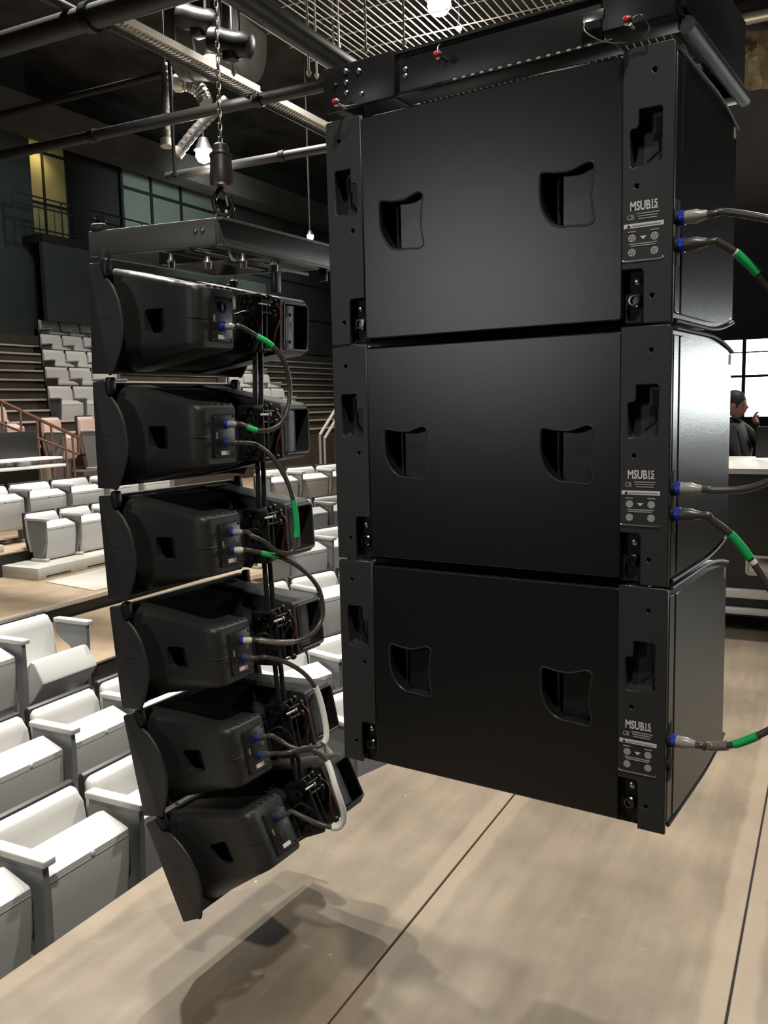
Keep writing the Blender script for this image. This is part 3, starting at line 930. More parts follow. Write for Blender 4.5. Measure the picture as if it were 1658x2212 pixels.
    for z in (.034, -.024):
        bm = bmesh.new(); box(bm, (.129, -.4235, z - .016), (.161, -.421, z + .016), .002); sk = alink(bm, 'socket_flange', M_DARK, cp)
        bm = bmesh.new(); lathe(bm, (.145, -.4225, z), (0,-1,0), [(0,.0135),(.006,.0135),(.007,.0115),(.003,.011),(.003,.001)], 18); alink(bm, 'socket_ring', M_BLUE, sk)
    bm = bmesh.new(); box(bm, (.126, -.4235, -.063), (.164, -.421, -.050), .001); alink(bm, 'white_sticker', M_WHITE, cp, smooth=False)
    bm = bmesh.new()
    for i in range(3): box(bm, (.106 + .003*i, -.4222, -.010), (.1072 + .003*i, -.4212, .010))
    alink(bm, 'plate_print', M_GREYPR, cp, smooth=False)
    bm = bmesh.new()
    for i in range(3): box(bm, (.172, -.4222, .004*i), (.182, -.4212, .0016 + .004*i))
    alink(bm, 'plate_print', M_GREYPR, cp, smooth=False)
    for x, z in ((.099,.058),(.190,.058),(.099,-.064),(.190,-.064)):
        bm = bmesh.new(); lathe(bm, (x, -.421, z), (0,-1,0), [(0,.0045),(.002,.0045),(.003,.002)], 10); alink(bm, 'screw', M_STEEL, cp)
    bm = bmesh.new()           # moulded ribs on top of the rear corner
    for i in range(4): box(bm, (.090 + .030*i, -.412, .088), (.108 + .030*i, -.375, .0995), .003)
    alink(bm, 'top_rib', M_MOULD, body)
    # central rigging: perforated plate, knobs and link bars
    hexes = []
    for iz in range(7):
        for iy in range(2):
            cy = -.368 - .026*iy - (.013 if iz % 2 else 0); cz = -.072 + .024*iz
            hexes.append([(cy + .009*math.cos(PI/6 + t*PI/3), cz + .009*math.sin(PI/6 + t*PI/3)) for t in range(6)])
    pl = plate_mesh('rigging_plate', rrect(-.440, -.095, -.335, .092, .012), hexes, .006, .001)
    pl.transform(Matrix(((0,-1,0,.322),(1,0,0,0),(0,0,1,0),(0,0,0,1))))
    rg = alink(pl, 'rigging_plate', M_STEEL, root)
    pl2 = rg.data.copy(); pl2.transform(Matrix.Translation((.05*AS, .02*AS, 0)))
    link(pl2, 'rigging_plate', M_STEEL, root)
    for x in (.332, .362):
        bm = bmesh.new(); cyl(bm, (x, -.400, -.275), (x, -.400, -.080), .0085, n=12); alink(bm, 'link_bar', M_STEEL, root)
    for (y, z) in ((-.430,.070),(-.405,.088),(-.425,.035),(-.430,-.085)):
        bm = bmesh.new(); lathe(bm, (.395, y, z), (1,0,0), [(-.06,.004),(0,.004),(0,.010),(.010,.011),(.014,.008)], 14); alink(bm, 'knob', M_STEEL, root)
    bm = bmesh.new(); lathe(bm, (.300, -.440, .060), (1,0,0), [(0,.004),(.05,.004),(.05,.007),(.056,.007)], 12); alink(bm, 'release_pin', M_BRIGHT, root)
    bm = bmesh.new(); tube(bm, catmull([(.395,-.440,.068),(.385,-.47,.03),(.372,-.455,-.03),(.382,-.44,-.075),(.41,-.42,-.09)], 6), .0028, 6)
    alink(bm, 'safety_lanyard', mat('dark_red_cord', (.10,.012,.012), .6), root)
    bm = bmesh.new(); tube(bm, catmull([(.23,-.40,.02),(.26,-.43,.03),(.29,-.44,.0),(.31,-.44,-.05),(.30,-.42,-.09)], 6), .003, 6)
    alink(bm, 'safety_wire', M_STEEL, root)
    return root
mod = build_module()
GA = 'line array speakers hung in one column'
place = ['topmost line array speaker of the hanging column, right under the bumper frame',
         'second line array speaker from the top of the hanging column',
         'third line array speaker from the top, with a cream plug in its lower socket',
         'fourth line array speaker from the top, with a cream plug in its upper socket',
         'fifth line array speaker from the top, tilted down above the lowest one',
         'lowest line array speaker of the column, tilted steeply down over the stage floor']
tag(mod, place[0], 'speaker', GA); mod.matrix_world = MODS[0]
for k in range(1, 6):
    copy_thing(mod, MODS[k], place[k], skip=('link_bar',) if k == 5 else ())

# bumper frame on top of the array
bf = empty('bumper_frame'); bf.matrix_world = MODS[0]; tag(bf, 'dark grey steel bumper frame above the hanging line array', 'frame')
M_BUMP = mat('dark_grey_steel', (.065,.066,.064), .45, .1)
def abox(name, lo, hi, par, mt, r=.004):
    bm = bmesh.new(); box(bm, lo, hi, r); return alink(bm, name, mt, par)
abox('rear_beam', (.036,-.505,.200), (.640,-.480,.277), bf, M_BUMP)
abox('beam_flange', (.036,-.525,.270), (.640,-.480,.278), bf, M_BUMP, .001)
abox('beam_flange', (.036,-.522,.196), (.640,-.480,.204), bf, M_BUMP, .001)
abox('side_beam', (.030,-.500,.198), (.052,.03,.277), bf, M_BUMP)
abox('side_beam', (.600,-.480,.200), (.622,.03,.277), bf, M_BUMP)
abox('front_beam', (.036,.0,.200), (.622,.025,.277), bf, M_BUMP)
abox('spine', (.310,-.48,.205), (.345,.0,.265), bf, M_STEEL)
abox('cross_bar', (.05,-.25,.205), (.61,-.225,.235), bf, M_STEEL)
abox('front_lug', (.026,-.035,.275), (.056,.020,.300), bf, M_PLATE, .008)
abox('front_drop_lug', (.012,-.06,.145), (.045,-.025,.215), bf, M_PLATE, .009)
abox('rear_arm', (.372,-.455,.10), (.404,-.435,.235), bf, M_STEEL, .003)
abox('top_skid', (.02,-.40,.185), (.64,-.39,.196), bf, M_RAIL, .002)
abox('corner_bracket', (.575,-.515,.155), (.590,-.485,.200), bf, M_STEEL, .003)
for (x, z) in ((.030,.262),(.030,.236)):
    for y in (-.452, -.425):
        if z < .25 : continue
        bm = bmesh.new(); lathe(bm, (.030, y, .245), (-1,0,0), [(0,.008),(.004,.008),(.006,.005),(.006,.001)], 12); alink(bm, 'bolt', M_BRIGHT, bf)
bm = bmesh.new(); tube(bm, catmull([(.06,-.50,.225),(.075,-.515,.180),(.10,-.51,.165),(.125,-.50,.190),(.11,-.49,.215)], 6), .0045, 8); alink(bm, 'shackle_ring', M_BRIGHT, bf)
for (x, y) in ((.22,-.30),(.25,-.42),(.16,-.2),(.36,-.46)):
    bm = bmesh.new(); lathe(bm, (x, y, .165), (0,0,1), [(0,.012),(.02,.014),(.03,.008),(.05,.006)], 12); alink(bm, 'pin', M_CHAIN, bf)

# chain hoist with hook and chain above the frame
hp = MODS[0] @ (Vector((.335, -.27, .28)) * AS)
def to_px_line(px, py):           # point above the frame at the same distance
    d = (hp - CAM_P).dot(CAM_F); return at(px, py, d)
H0 = to_px_line(481, 470); H1 = to_px_line(478, 402); H2 = to_px_line(476, 312); H3 = to_px_line(466, 0)
ho = empty('chain_hoist', H0); tag(ho, 'dark chain hoist hanging above the line array with hook', 'hoist')
def hput(bm, name, mt):
    bmesh.ops.transform(bm, matrix=Matrix.Translation(-H0), verts=bm.verts[:]); return finish(bm, name, mt, ho)
L_ = (H2 - H1).length; ax_ = (H2 - H1).normalized()
bm = bmesh.new(); lathe(bm, H1, ax_, [(0,.026),(.003,.034),(.02,.036),(.05,.034),(L_*.68,.033),(L_*.70,.036),(L_*.74,.036),(L_*.76,.026),(L_*.95,.025),(L_,.018)], 28)
hput(bm, 'hoist_body', mat('hoist_paint', (.045,.040,.036), .35, .4))
bm = bmesh.new(); lathe(bm, H1 + ax_*L_*.745, ax_, [(0,.0285),(.006,.0285),(.006,.026)], 24); hput(bm, 'body_ring', M_CHAIN)
bm = bmesh.new(); lathe(bm, H1 - ax_*.006, ax_, [(0,.033),(.012,.033),(.012,.02)], 24); hput(bm, 'body_ring', M_CHAIN)
s_ = CAM_R
bm = bmesh.new()
tube(bm, catmull([H1 + s_*.004, H1 - ax_*.02 - s_*.012, H1 - ax_*.05 - s_*.024, H1 - ax_*.085 - s_*.010, H1 - ax_*.090 + s_*.016, H1 - ax_*.065 + s_*.034, H1 - ax_*.035 + s_*.026], 6), .008, 10)
hput(bm, 'hook', mat('hook_steel', (.10,.095,.09), .25, 1.))
bm = bmesh.new(); tube(bm, catmull([H1 - ax_*.012 - s_*.002, H1 - ax_*.03 + s_*.012, H1 - ax_*.06 + s_*.018], 5), .004, 8); hput(bm, 'hook_latch', M_BRIGHT)
# chain links
ch = empty('hoist_chain', H2); tag(ch, 'steel lifting chain running up from the hoist to the roof', 'chain')
cdir = (H3 - H2).normalized(); clen = (H3 - H2).length + .5
lm = None; nl = int(clen / .021)
for i in range(nl):
    if i < 2:
        bm = bmesh.new()
        ring = [Vector((.0055*math.cos(t), 0, .0055*math.sin(t) + (.006 if math.sin(t) > 0 else -.006))) for t in [2*PI*k/12 for k in range(12)]]
        tube(bm, ring + ring[:2], .0026, 5, caps=False)
        q = cdir.to_track_quat('Z', 'Y').to_matrix().to_4x4()
        bmesh.ops.transform(bm, matrix=q @ Matrix.Rotation(PI/2 * i + .5, 4, 'Z'), verts=bm.verts[:])
        o = finish(bm, 'chain_link', M_CHAIN, ch)
        if i == 0: la = o
        else: lb = o
    else:
        o = (la if i % 2 == 0 else lb).copy(); COL.objects.link(o)
    o.location = cdir * (.021 * i + .012)
sl = empty('shackle', H0); tag(sl, 'steel shackle joining the hoist hook to the bumper frame', 'shackle')
bm = bmesh.new(); tube(bm, catmull([H1 - ax_*.075 - s_*.01, H1 - ax_*.10 - s_*.018, H1 - ax_*.125, H1 - ax_*.10 + s_*.018, H1 - ax_*.075 + s_*.012], 6), .006, 8)
bmesh.ops.transform(bm, matrix=Matrix.Translation(-H0), verts=bm.verts[:]); finish(bm, 'bow', M_CHAIN, sl)

# jumper cables between the modules
def jack(k, upper):
    return MODS[k] @ (Vector((.145, -.426, .034 if upper else -.024)) * AS)
def jdir(k):
    return -MODS[k].col[1].to_3d() * .93 + AL * .20
def jpath(items):
    return [on_mod(k, x, y, -b) for (k, x, y, b) in items]
GJ = 'jumper cables down the line array'
M_PS = PLG
SCP = .82
def jumper(label, a, b, pts, tapes, sa=M_BOOT, sb=M_BOOT):
    make_cable(label, pts, [(0, jack(*a), jdir(a[0]), sa, SCP), (1, jack(*b), jdir(b[0]), sb, SCP)], .0072, tapes, GJ)
jumper('green-taped jumper cable from the topmost to the second array speaker', (0, False), (1, True),
       jpath([(0,548,722,.50),(0,585,745,.54),(0,615,785,.56),(0,626,845,.56),(1,616,900,.56),(1,590,926,.54),(1,555,930,.52)]),
       [(.22,.31,M_GREEN,.0012),(.80,.86,M_GREEN,.0012)], M_PS, M_PS)
jumper('long green-taped jumper cable from the second to the third array speaker', (1, False), (2, True),
       jpath([(1,555,962,.50),(1,590,990,.54),(1,620,1040,.57),(2,634,1085,.58),(2,641,1150,.58),(2,630,1192,.57),(2,600,1192,.55),(2,570,1170,.53),(2,545,1158,.51)]),
       [(.41,.52,M_GREEN,.0014)], M_BOOT, M_PS)
jumper('green-taped jumper cable with cream plugs joining third and fourth array speakers', (2, False), (3, True),
       jpath([(2,575,1197,.52),(2,612,1206,.55),(2,655,1232,.57),(3,688,1272,.58),(3,697,1325,.58),(3,680,1362,.57),(3,645,1384,.55),(3,600,1388,.53)]),
       [(.16,.25,M_GREEN,.0012),(.76,.90,M_SLV,.002)], M_WPLUG, M_WPLUG)
jumper('white-sleeved jumper cable from the fourth to the fifth array speaker', (3, False), (4, False),
       jpath([(3,575,1420,.51),(3,620,1432,.54),(3,660,1458,.57),(3,684,1492,.58),(4,699,1545,.58),(4,704,1592,.58),(4,690,1612,.57),(4,655,1616,.56),(4,620,1626,.53)]),
       [(.40,.64,M_WSLEEVE,.0022)])
jumper('white-sleeved jumper cable looping down to the lowest array speaker', (4, True), (5, True),
       jpath([(4,608,1602,.50),(4,640,1618,.54),(4,678,1622,.57),(4,706,1645,.60),(5,724,1700,.62),(5,742,1758,.62),(5,730,1787,.60),(5,690,1780,.56),(5,660,1768,.52)]),
       [(.42,.70,M_WSLEEVE,.0024)])

# ================================================================== SEATS
def seat_pan(bm, w, open_=0.):
    prof = [(.225,.150),(.105,.150),(.080,.185),(.058,.34),(.048,.462),(.051,.494),(.060,.503),(.185,.548),(.212,.538),(.245,.27)]
    if open_:
        c, s = math.cos(open_), math.sin(open_); py, pz = .24, .20
        prof = [(py + (y-py)*c - (z-pz)*s, pz + (y-py)*s + (z-pz)*c) for y, z in prof]
    prism(bm, prof, -w/2 + .036, w/2 - .036, 'x', r=.012, seg=3)
def build_seat(name, w, zb=0., open_=0., fabric=None, shell=None, tall=0.):
    root = empty(name)
    fabric = fabric or M_SEATF; shell = shell or M_SEATP
    hw = w/2 - .030; t = tall
    bm = bmesh.new()
    prof = [(.250,.22),(.290,.42),(.310,.56+t),(.318,.600+t),(.334,.622+t),(.358,.628+t),(.378,.612+t),(.384,.585+t),(.372,.42),(.335,.22)]
    prism(bm, prof, -hw, hw, 'x', r=.030, seg=4)
    finish(bm, 'back_cushion', fabric, root, angle=50)
    bm = bmesh.new()
    prof = [(.350,.20),(.392,.44),(.402,.620+t),(.396,.640+t),(.378,.646+t),(.362,.638+t),(.372,.59+t),(.345,.30),(.330,.20)]
    prism(bm, prof, -hw - .005, hw + .005, 'x', r=.010, seg=2)
    finish(bm, 'back_shell', M_RIM, root, angle=50)
    bm = bmesh.new(); seat_pan(bm, w, open_)
    pan = finish(bm, 'seat_pan', shell, root, angle=27)
    bm = bmesh.new()
    for s in (-1, 1):
        cyl(bm, (s*(w/2 - .06), .24, .20), (s*(w/2 - .015), .24, .20), .020, n=12)
    finish(bm, 'hinge', M_STAND, pan)
    if not open_:
        bm = bmesh.new(); box(bm, (-w/2 + .045, .0465, .4675), (w/2 - .045, .0505, .4700)); finish(bm, 'pan_seam', M_STAND, pan, False)
        bm = bmesh.new(); lathe(bm, (.01, .0505, .482), (0, -1, .05), [(0,.011),(.003,.011),(.005,.008),(.005,.001)], 16); finish(bm, 'pan_button', M_ARM, pan)
    add_standard(root, -w/2, zb)
    return root
def add_standard(root, x, zb):
    bm = bmesh.new()
    if zb:
        pf = [(.012,.572),(.290,.572),(.265,.40),(.215,zb+.08),(.215,zb+.01),(.085,zb+.01),(.085,zb+.08),(.018,.34)]
    else:
        pf = [(.012,.572),(.300,.572),(.300,.49),(.26,.455),(.18,.42),(.115,.35),(.085,.25),(.075,.10),(.072,.02),(.032,.02),(.026,.25),(.015,.47)]
    prism(bm, pf, x - .014, x + .014, 'x', r=.004, seg=1)
    st = finish(bm, 'standard', M_STAND, root, angle=30)
    bm = bmesh.new(); box(bm, (x - .029, -.010, .571), (x + .029, .305, .600), .006, 3)
    finish(bm, 'arm_top', M_ARM, st)
    bm = bmesh.new(); box(bm, (x - .028, .02, zb), (x + .028, .24, zb + .03), .006); finish(bm, 'foot', M_ARM, st)
    return st
def seat_matrix(s, n, z, a):
    return Matrix.Translation((s, n, z)) @ Matrix.Rotation(a, 4, 'Z')
PROTO = {}
def row(s0, n0, z, ang, count, sp, rowname, group, zb=0., opens=(), name='auditorium_seat', tall=0.):
    """seat i lies between arm i and arm i+1; arms start at (s0,n0) and run along ang"""
    c, s = math.cos(ang), math.sin(ang)
    for i in range(count):
        op = math.radians(38) if i in opens else 0.
        key = (round(sp, 3), zb, bool(op), tall)
        u = (i + .5) * sp
        mw = seat_matrix(s0 + c*u, n0 + s*u, z, ang)
        lab = '%s white seat from the left, %s' % (ordinal(i), rowname) if not op else 'half-open white tip-up seat at the aisle end of the %s' % rowname
        if key not in PROTO:
            r_ = build_seat(name, sp, zb, op, tall=tall); PROTO[key] = r_
            tag(r_, lab, 'seat', group); r_.matrix_world = mw
        else:
            r_ = copy_thing(PROTO[key], mw, lab); r_['group'] = group
            for ch in list(r_.children):       # a copied row end standard does not belong to this seat
                if ch.get('end_arm'):
                    for g in list(ch.children): bpy.data.objects.remove(g)
                    bpy.data.objects.remove(ch)
        if i == count - 1:
            st = add_standard(r_, sp/2, zb); st['end_arm'] = 1
row(.451 - 2*.4975, .29, -.50, 0, 4, .4975, 'front row along the stage edge', 'seats of the front row')
row(1.458 - 3*.5, 1.214, -.50, 0, 5, .5, 'second row behind the stage edge', 'seats of the second row')
row(2.542 - 4*.522, 2.205, -.28, 0, 4, .522, 'third row below the platform', 'seats of the third row', opens=(3,))
row(4.772, 5.05, .02, 0, 4, .47, 'platform row on the long pale plinth', 'seats of the platform row', zb=.145)
row(5.16 - .60*2, 5.72, .28, 0, 6, .60, 'row behind the platform row', 'seats of the upper platform row', zb=.001)
AB = -.2887
cb, sb_ = math.cos(AB), math.sin(AB)
def bpt(u, v):       # u along the bent front from its corner, v outwards
    return (.76 + cb*u - sb_*v, sb_*u + cb*v)
for j, (v, z, u0, cnt) in enumerate(((.30, -.50, 1.30, 5), (1.22, -.50, 1.55, 6), (2.15, -.28, 2.2, 7), (3.15, -.105, 3.3, 7), (4.35, .04, 3.9, 7), (5.75, .28, 5.2, 7))):
    s_0, n_0 = bpt(u0, v)
    row(s_0, n_0, z, AB, cnt, .52, '%s row of the angled block beyond the array' % ordinal(j), 'seats of the angled block', zb=0. if j < 3 else .001)
def plinth(lo, hi, label):
    bm = bmesh.new(); box(bm, lo, hi, .006); o = empty('seat_plinth', ((lo[0]+hi[0])/2, lo[1], lo[2]))
    bmesh.ops.transform(bm, matrix=Matrix.Translation(-o.location), verts=bm.verts[:])
    finish(bm, 'body', M_CREAM, o)
    tag(o, label, 'plinth', 'seat plinths')
    for k in range(2):
        bm = bmesh.new(); box(bm, (.10 + k*.55 - (hi[0]-lo[0])/2, -.004, .02), (.42 + k*.55 - (hi[0]-lo[0])/2, .002, .032)); finish(bm, 'vent_slot', M_DARK, o)
plinth((4.45, 4.86, .04), (6.8, 5.385, .163), 'long pale plinth carrying the platform row of seats')
plinth((3.0, 5.45, .28), (4.55, 5.70, .36), 'low pale box at the left in front of the row behind')
GBK = 'seats on the stepped bank'
for j in range(5):
    n0 = 9.45 + .72 * j; z0 = 1.365 + .37 * j; s0 = 9.15 + .62 * j
    row(s0, n0 - .02, z0, 0., 3, .56, '%s bank row up, left of the array' % ordinal(j), GBK, zb=.001, tall=.17)
for j in range(3):
    n0 = 9.45 + .72 * j; z0 = 1.365 + .37 * j
    row(14.7 + .45*j, n0 - .02, z0, 0., 3, .56, '%s bank row up, between array and subwoofers' % ordinal(j), GBK, zb=.001, tall=.17)
# warm beige seats behind the desk
for j, (s, n, z) in enumerate(((6.45, 8.15, 1.02), (7.10, 8.10, 1.02), (7.95, 7.95, .84), (8.60, 7.90, .84))):
    mw = seat_matrix(s, n, z, math.radians(22))
    lab = '%s warm beige seat from the left behind the brown handrail' % ordinal(j)
    if j == 0:
        pk_ = build_seat('beige_seat', .60, .001, 0., M_PINK, M_PINK, .17); pk_.matrix_world = mw; tag(pk_, lab, 'seat', 'beige seats behind the handrail')
    else:
        copy_thing(pk_, mw, lab)
bs = slab('floor_side_bank', (5.6, 7.80, .28), (7.75, 8.64, 1.02), M_RISER)
slab('floor_side_bank_lower', (7.76, 7.60, .28), (9.6, 8.64, .84), M_RISER)

# ================================================================== BACKGROUND THINGS
def thing_box(name, label, cat, lo, hi, mt, r=.01, group=None):
    o = empty(name, ((lo[0]+hi[0])/2, (lo[1]+hi[1])/2, lo[2])); tag(o, label, cat, group)
    return o
def put(o, bm, name, mt, smooth=True, parent=None):
    bmesh.ops.transform(bm, matrix=Matrix.Translation(-Vector(o.location)), verts=bm.verts[:])
    x = finish(bm, name, mt, parent or o, smooth); return x
# --- control desk among the seats
dk = empty('control_desk', (6.0, 7.0, .27)); tag(dk, 'black control desk with white shelves behind the platform seats', 'desk')
bm = bmesh.new(); box(bm, (4.6, 7.32, 1.13), (6.72, 7.36, 1.47), .006); put(dk, bm, 'black_screen', M_DESK)
bm = bmesh.new(); box(bm, (4.6, 6.98, 1.10), (6.82, 7.32, 1.13), .005); put(dk, bm, 'upper_shelf', M_WTOP)
bm = bmesh.new(); box(bm, (4.6, 6.90, 1.00), (6.80, 7.32, 1.035), .005); put(dk, bm, 'lower_shelf', M_WTOP)
for x in (5.55, 6.12): 
    bm = bmesh.new(); box(bm, (x, 6.92, 1.035), (x + .13, 7.1, 1.10), .012); put(dk, bm, 'shelf_clamp', M_STAND)
for x in (4.8, 6.60):
    bm = bmesh.new(); box(bm, (x, 7.02, .27), (x + .05, 7.07, 1.0), .004); put(dk, bm, 'leg', M_WTOP)
bm = bmesh.new(); box(bm, (4.6, 7.22, .27), (6.62, 7.26, .98)); put(dk, bm, 'modesty_panel', M_DESK)
# --- brown handrail of the middle aisle
hr = empty('handrail', (7.2, 7.9, .27)); tag(hr, 'brown metal handrail sloping down beside the beige seats', 'handrail')
pA = on_y(-60, 838, 7.75); pB = on_y(168, 945, 7.75)
bm = bmesh.new(); tube(bm, [pA, pB, pB + Vector((0,0,-.25))], .024, 8); put(hr, bm, 'top_rail', M_BROWNR)
bm = bmesh.new(); tube(bm, [pA + Vector((0,0,-.32)), pB + Vector((0,0,-.25))], .018, 8); put(hr, bm, 'lower_rail', M_BROWNR)
for t in (.05, .25, .42, .58, .72, .86, .94):
    q = pA.lerp(pB, t)
    bm = bmesh.new(); cyl(bm, (q.x, q.y, .27), q, .016, n=8); put(hr, bm, 'post', M_BROWNR)
# --- white handrails by the far steps
for k, (a, b) in enumerate((((724,885),(690,940)), ((726,905),(700,948)))):
    A = on_y(a[0], a[1], 8.1 + .3*k); B = on_y(b[0], b[1], 8.1 + .3*k)
    h = empty('handrail', (B.x, B.y, .27)); tag(h, ('outer' if k == 0 else 'inner') + ' white handrail on the far steps beside the subwoofers', 'handrail', 'white handrails')
    bm = bmesh.new(); tube(bm, [A, B], .035, 8); put(h, bm, 'rail', M_WHITER)
    for q in (A, B):
        bm = bmesh.new(); cyl(bm, (q.x, q.y, .27), q, .03, n=8); put(h, bm, 'post', M_WHITER)

# --- balcony railing, lamp and chair
br = empty('balcony_railing', (13.2, 12.36, 5.34)); tag(br, 'thin dark railing along the high balcony', 'railing')
for z in (6.05, 5.85, 5.42):
    bm = bmesh.new(); cyl(bm, (11.0, 12.36, z), (15.6, 12.36, z), .018, n=8); put(br, bm, 'rail', M_RAILING)
for i in range(24):
    x = 11.0 + i * .2
    bm = bmesh.new(); cyl(bm, (x, 12.36, 5.34), (x, 12.36, 6.05 if i % 6 == 0 else 5.85), .018 if i % 6 == 0 else .009, n=6); put(br, bm, 'baluster', M_RAILING)
cr = empty('chrome_chair', (13.85, 12.9, 5.34)); tag(cr, 'chair with a bright bent tube back on the balcony', 'chair')
bm = bmesh.new(); tube(bm, catmull([(13.68,12.9,5.34),(13.68,12.9,5.95),(13.72,12.9,6.08),(13.85,12.9,6.12),(13.98,12.9,6.08),(14.02,12.9,5.95),(14.02,12.9,5.34)], 5), .022, 8); put(cr, bm, 'back_tube', M_BRIGHT)
bm = bmesh.new(); box(bm, (13.66,12.75,5.72), (14.04,13.1,5.77), .02); put(cr, bm, 'seat', M_RIM)
bm = bmesh.new(); box(bm, (13.72,12.9,5.80), (13.98,12.93,6.05), .012); put(cr, bm, 'backrest', M_RIM)
bl = empty('balcony_lamp', (12.72, 13.2, 7.58)); tag(bl, 'small yellow lamp above the balcony window', 'lamp')
bm = bmesh.new(); lathe(bm, (12.72,13.2,7.60), (0,0,1), [(0,.14),(.03,.15),(.08,.08),(.10,.02),(1.38,.02)], 16); put(bl, bm, 'lamp_shade', M_DARK)
bm = bmesh.new(); lathe(bm, (12.72,13.2,7.565), (0,0,1), [(0,.07),(.02,.11),(.034,.11)], 16); put(bl, bm, 'bulb', M_LAMPY)

# --- pipes and trays under the roof
def pipe(label, p0, p1, r, mt=M_PIPE, name='ceiling_pipe', group='roof pipes', clamps=()):
    p0 = Vector(p0); p1 = Vector(p1)
    o = empty(name, p0); tag(o, label, 'pipe', group)
    bm = bmesh.new(); cyl(bm, p0, p1, r, n=16); put(o, bm, 'tube', mt)
    d = (p1 - p0).normalized()
    for t in clamps:
        q = p0 + (p1 - p0) * t
        bm = bmesh.new(); cyl(bm, q - d*.04, q + d*.04, r*1.25, n=16); put(o, bm, 'clamp', M_STEEL)
    return o
pipe('thick dark pipe across the top left corner of the roof', (4.27, 1.2, 5.02), (4.27, 9, 5.02), .10, clamps=(.3, .7))
pipe('thick dark pipe running away beside the perforated tray', (3.6, 2.22, 5.02), (10.5, 2.22, 5.02), .105, clamps=(.5,))
pipe('dark pipe crossing under the perforated tray', (6.48, 1.0, 4.95), (6.48, 10.5, 4.95), .062, clamps=(.25, .5, .8))
pipe('dark far pipe ending beside the flood lamp', (8.53, 1.5, 5.0), (8.53, 6.4, 5.0), .060, clamps=(.6,))
pipe('short dark pipe meeting the corner pipe', (3.3, 3.75, 5.12), (4.3, 3.75, 5.12), .045)
pipe('slim dark pipe above the far seats', (9.0, 6.6, 6.6), (9.0, 12, 6.6), .05)
# perforated cable tray, two lengths
def tray(label, s0, s1):
    o = empty('cable_tray', (s0, 3.38, 5.0)); tag(o, label, 'cable tray', 'perforated trays')
    for n_, a, b in ((3.30, .0, .05), (3.445, .0, .05)):
        bm = bmesh.new(); box(bm, (s0, n_, 4.985), (s1, n_ + .008, 5.05)); put(o, bm, 'side_rail', M_TRAY if n_ < 3.4 else M_PIPE, False)
    bm = bmesh.new(); box(bm, (s0, 3.308, 4.985), (s1, 3.365, 4.990)); put(o, bm, 'base_plate', M_TRAY, False)
    bm = bmesh.new(); box(bm, (s0, 3.425, 4.94), (s1, 3.45, 4.985)); put(o, bm, 'dark_flange', M_PIPE, False)
    k = int((s1 - s0) / .052); first = None
    for i in range(k):
        if first is None:
            bm = bmesh.new(); box(bm, (0, 3.365 - 3.38, -.015), (.024, 3.425 - 3.38, -.010)); first = finish(bm, 'rung', M_TRAY, o, False); c = first
            bm = bmesh.new(); box(bm, (0, 3.312 - 3.38, -.030), (.005, 3.362 - 3.38, -.015)); fin = finish(bm, 'fin', M_TRAY, o, False); f_ = fin
        else:
            c = first.copy(); COL.objects.link(c); f_ = fin.copy(); COL.objects.link(f_)
        c.location = (i * .052 + .01, 0, 0); f_.location = (i * .052 + .01, 0, 0)
tray('near length of pale perforated tray under the roof', 4.36, 6.40)
tray('far length of pale perforated tray beyond the crossing pipe', 6.56, 8.6)
def rod(label, p0, p1, r=.011, mt=M_ROD):
    o = empty('hanger_rod', p0); tag(o, label, 'rod', 'hanger rods')
    bm = bmesh.new(); cyl(bm, p0, p1, r, n=8); put(o, bm, 'rod', mt)
    bm = bmesh.new(); cyl(bm, Vector(p0) + Vector((0,0,.02)), Vector(p0) + Vector((0,0,.05)), r*2, n=8); put(o, bm, 'nut', mt)
for k, (x, y0, y1, d, mt) in enumerate(((378,385,140,10.5,M_PIPE),(667,165,0,9,M_ROD),(790,115,0,9,M_ROD),(505,165,105,8.5,M_ROD),(720,105,0,10,M_ROD),(732,108,0,10,M_ROD),(872,100,55,9,M_ROD),(684,170,110,9.6,M_ROD))):
    rod('%s thin vertical rod from the left hanging below the roof' % ordinal((0,2,6,1,4,5,7,3)[k]), at(x, y0, d), Vector((at(x, y0, d).x, at(x, y0, d).y, 8.99)), .012 if mt is M_ROD else .022, mt)

# tension wire grid: far too many wires to count
bm = bmesh.new()
for i in range(54):
    n_ = -1.0 + i * .09
    box(bm, (4.5, n_, 6.0), (14, n_ + .010, 6.010))
for i in range(20):
    s_1 = 4.5 + i * .48
    box(bm, (s_1, -1.0, 6.012), (s_1 + .010, 3.85, 6.022))
wg = finish(bm, 'wire_grid', M_ROD, None, False); wg['kind'] = 'stuff'; tag(wg, 'pale tension wire grid stretched under the roof', 'wire grid')

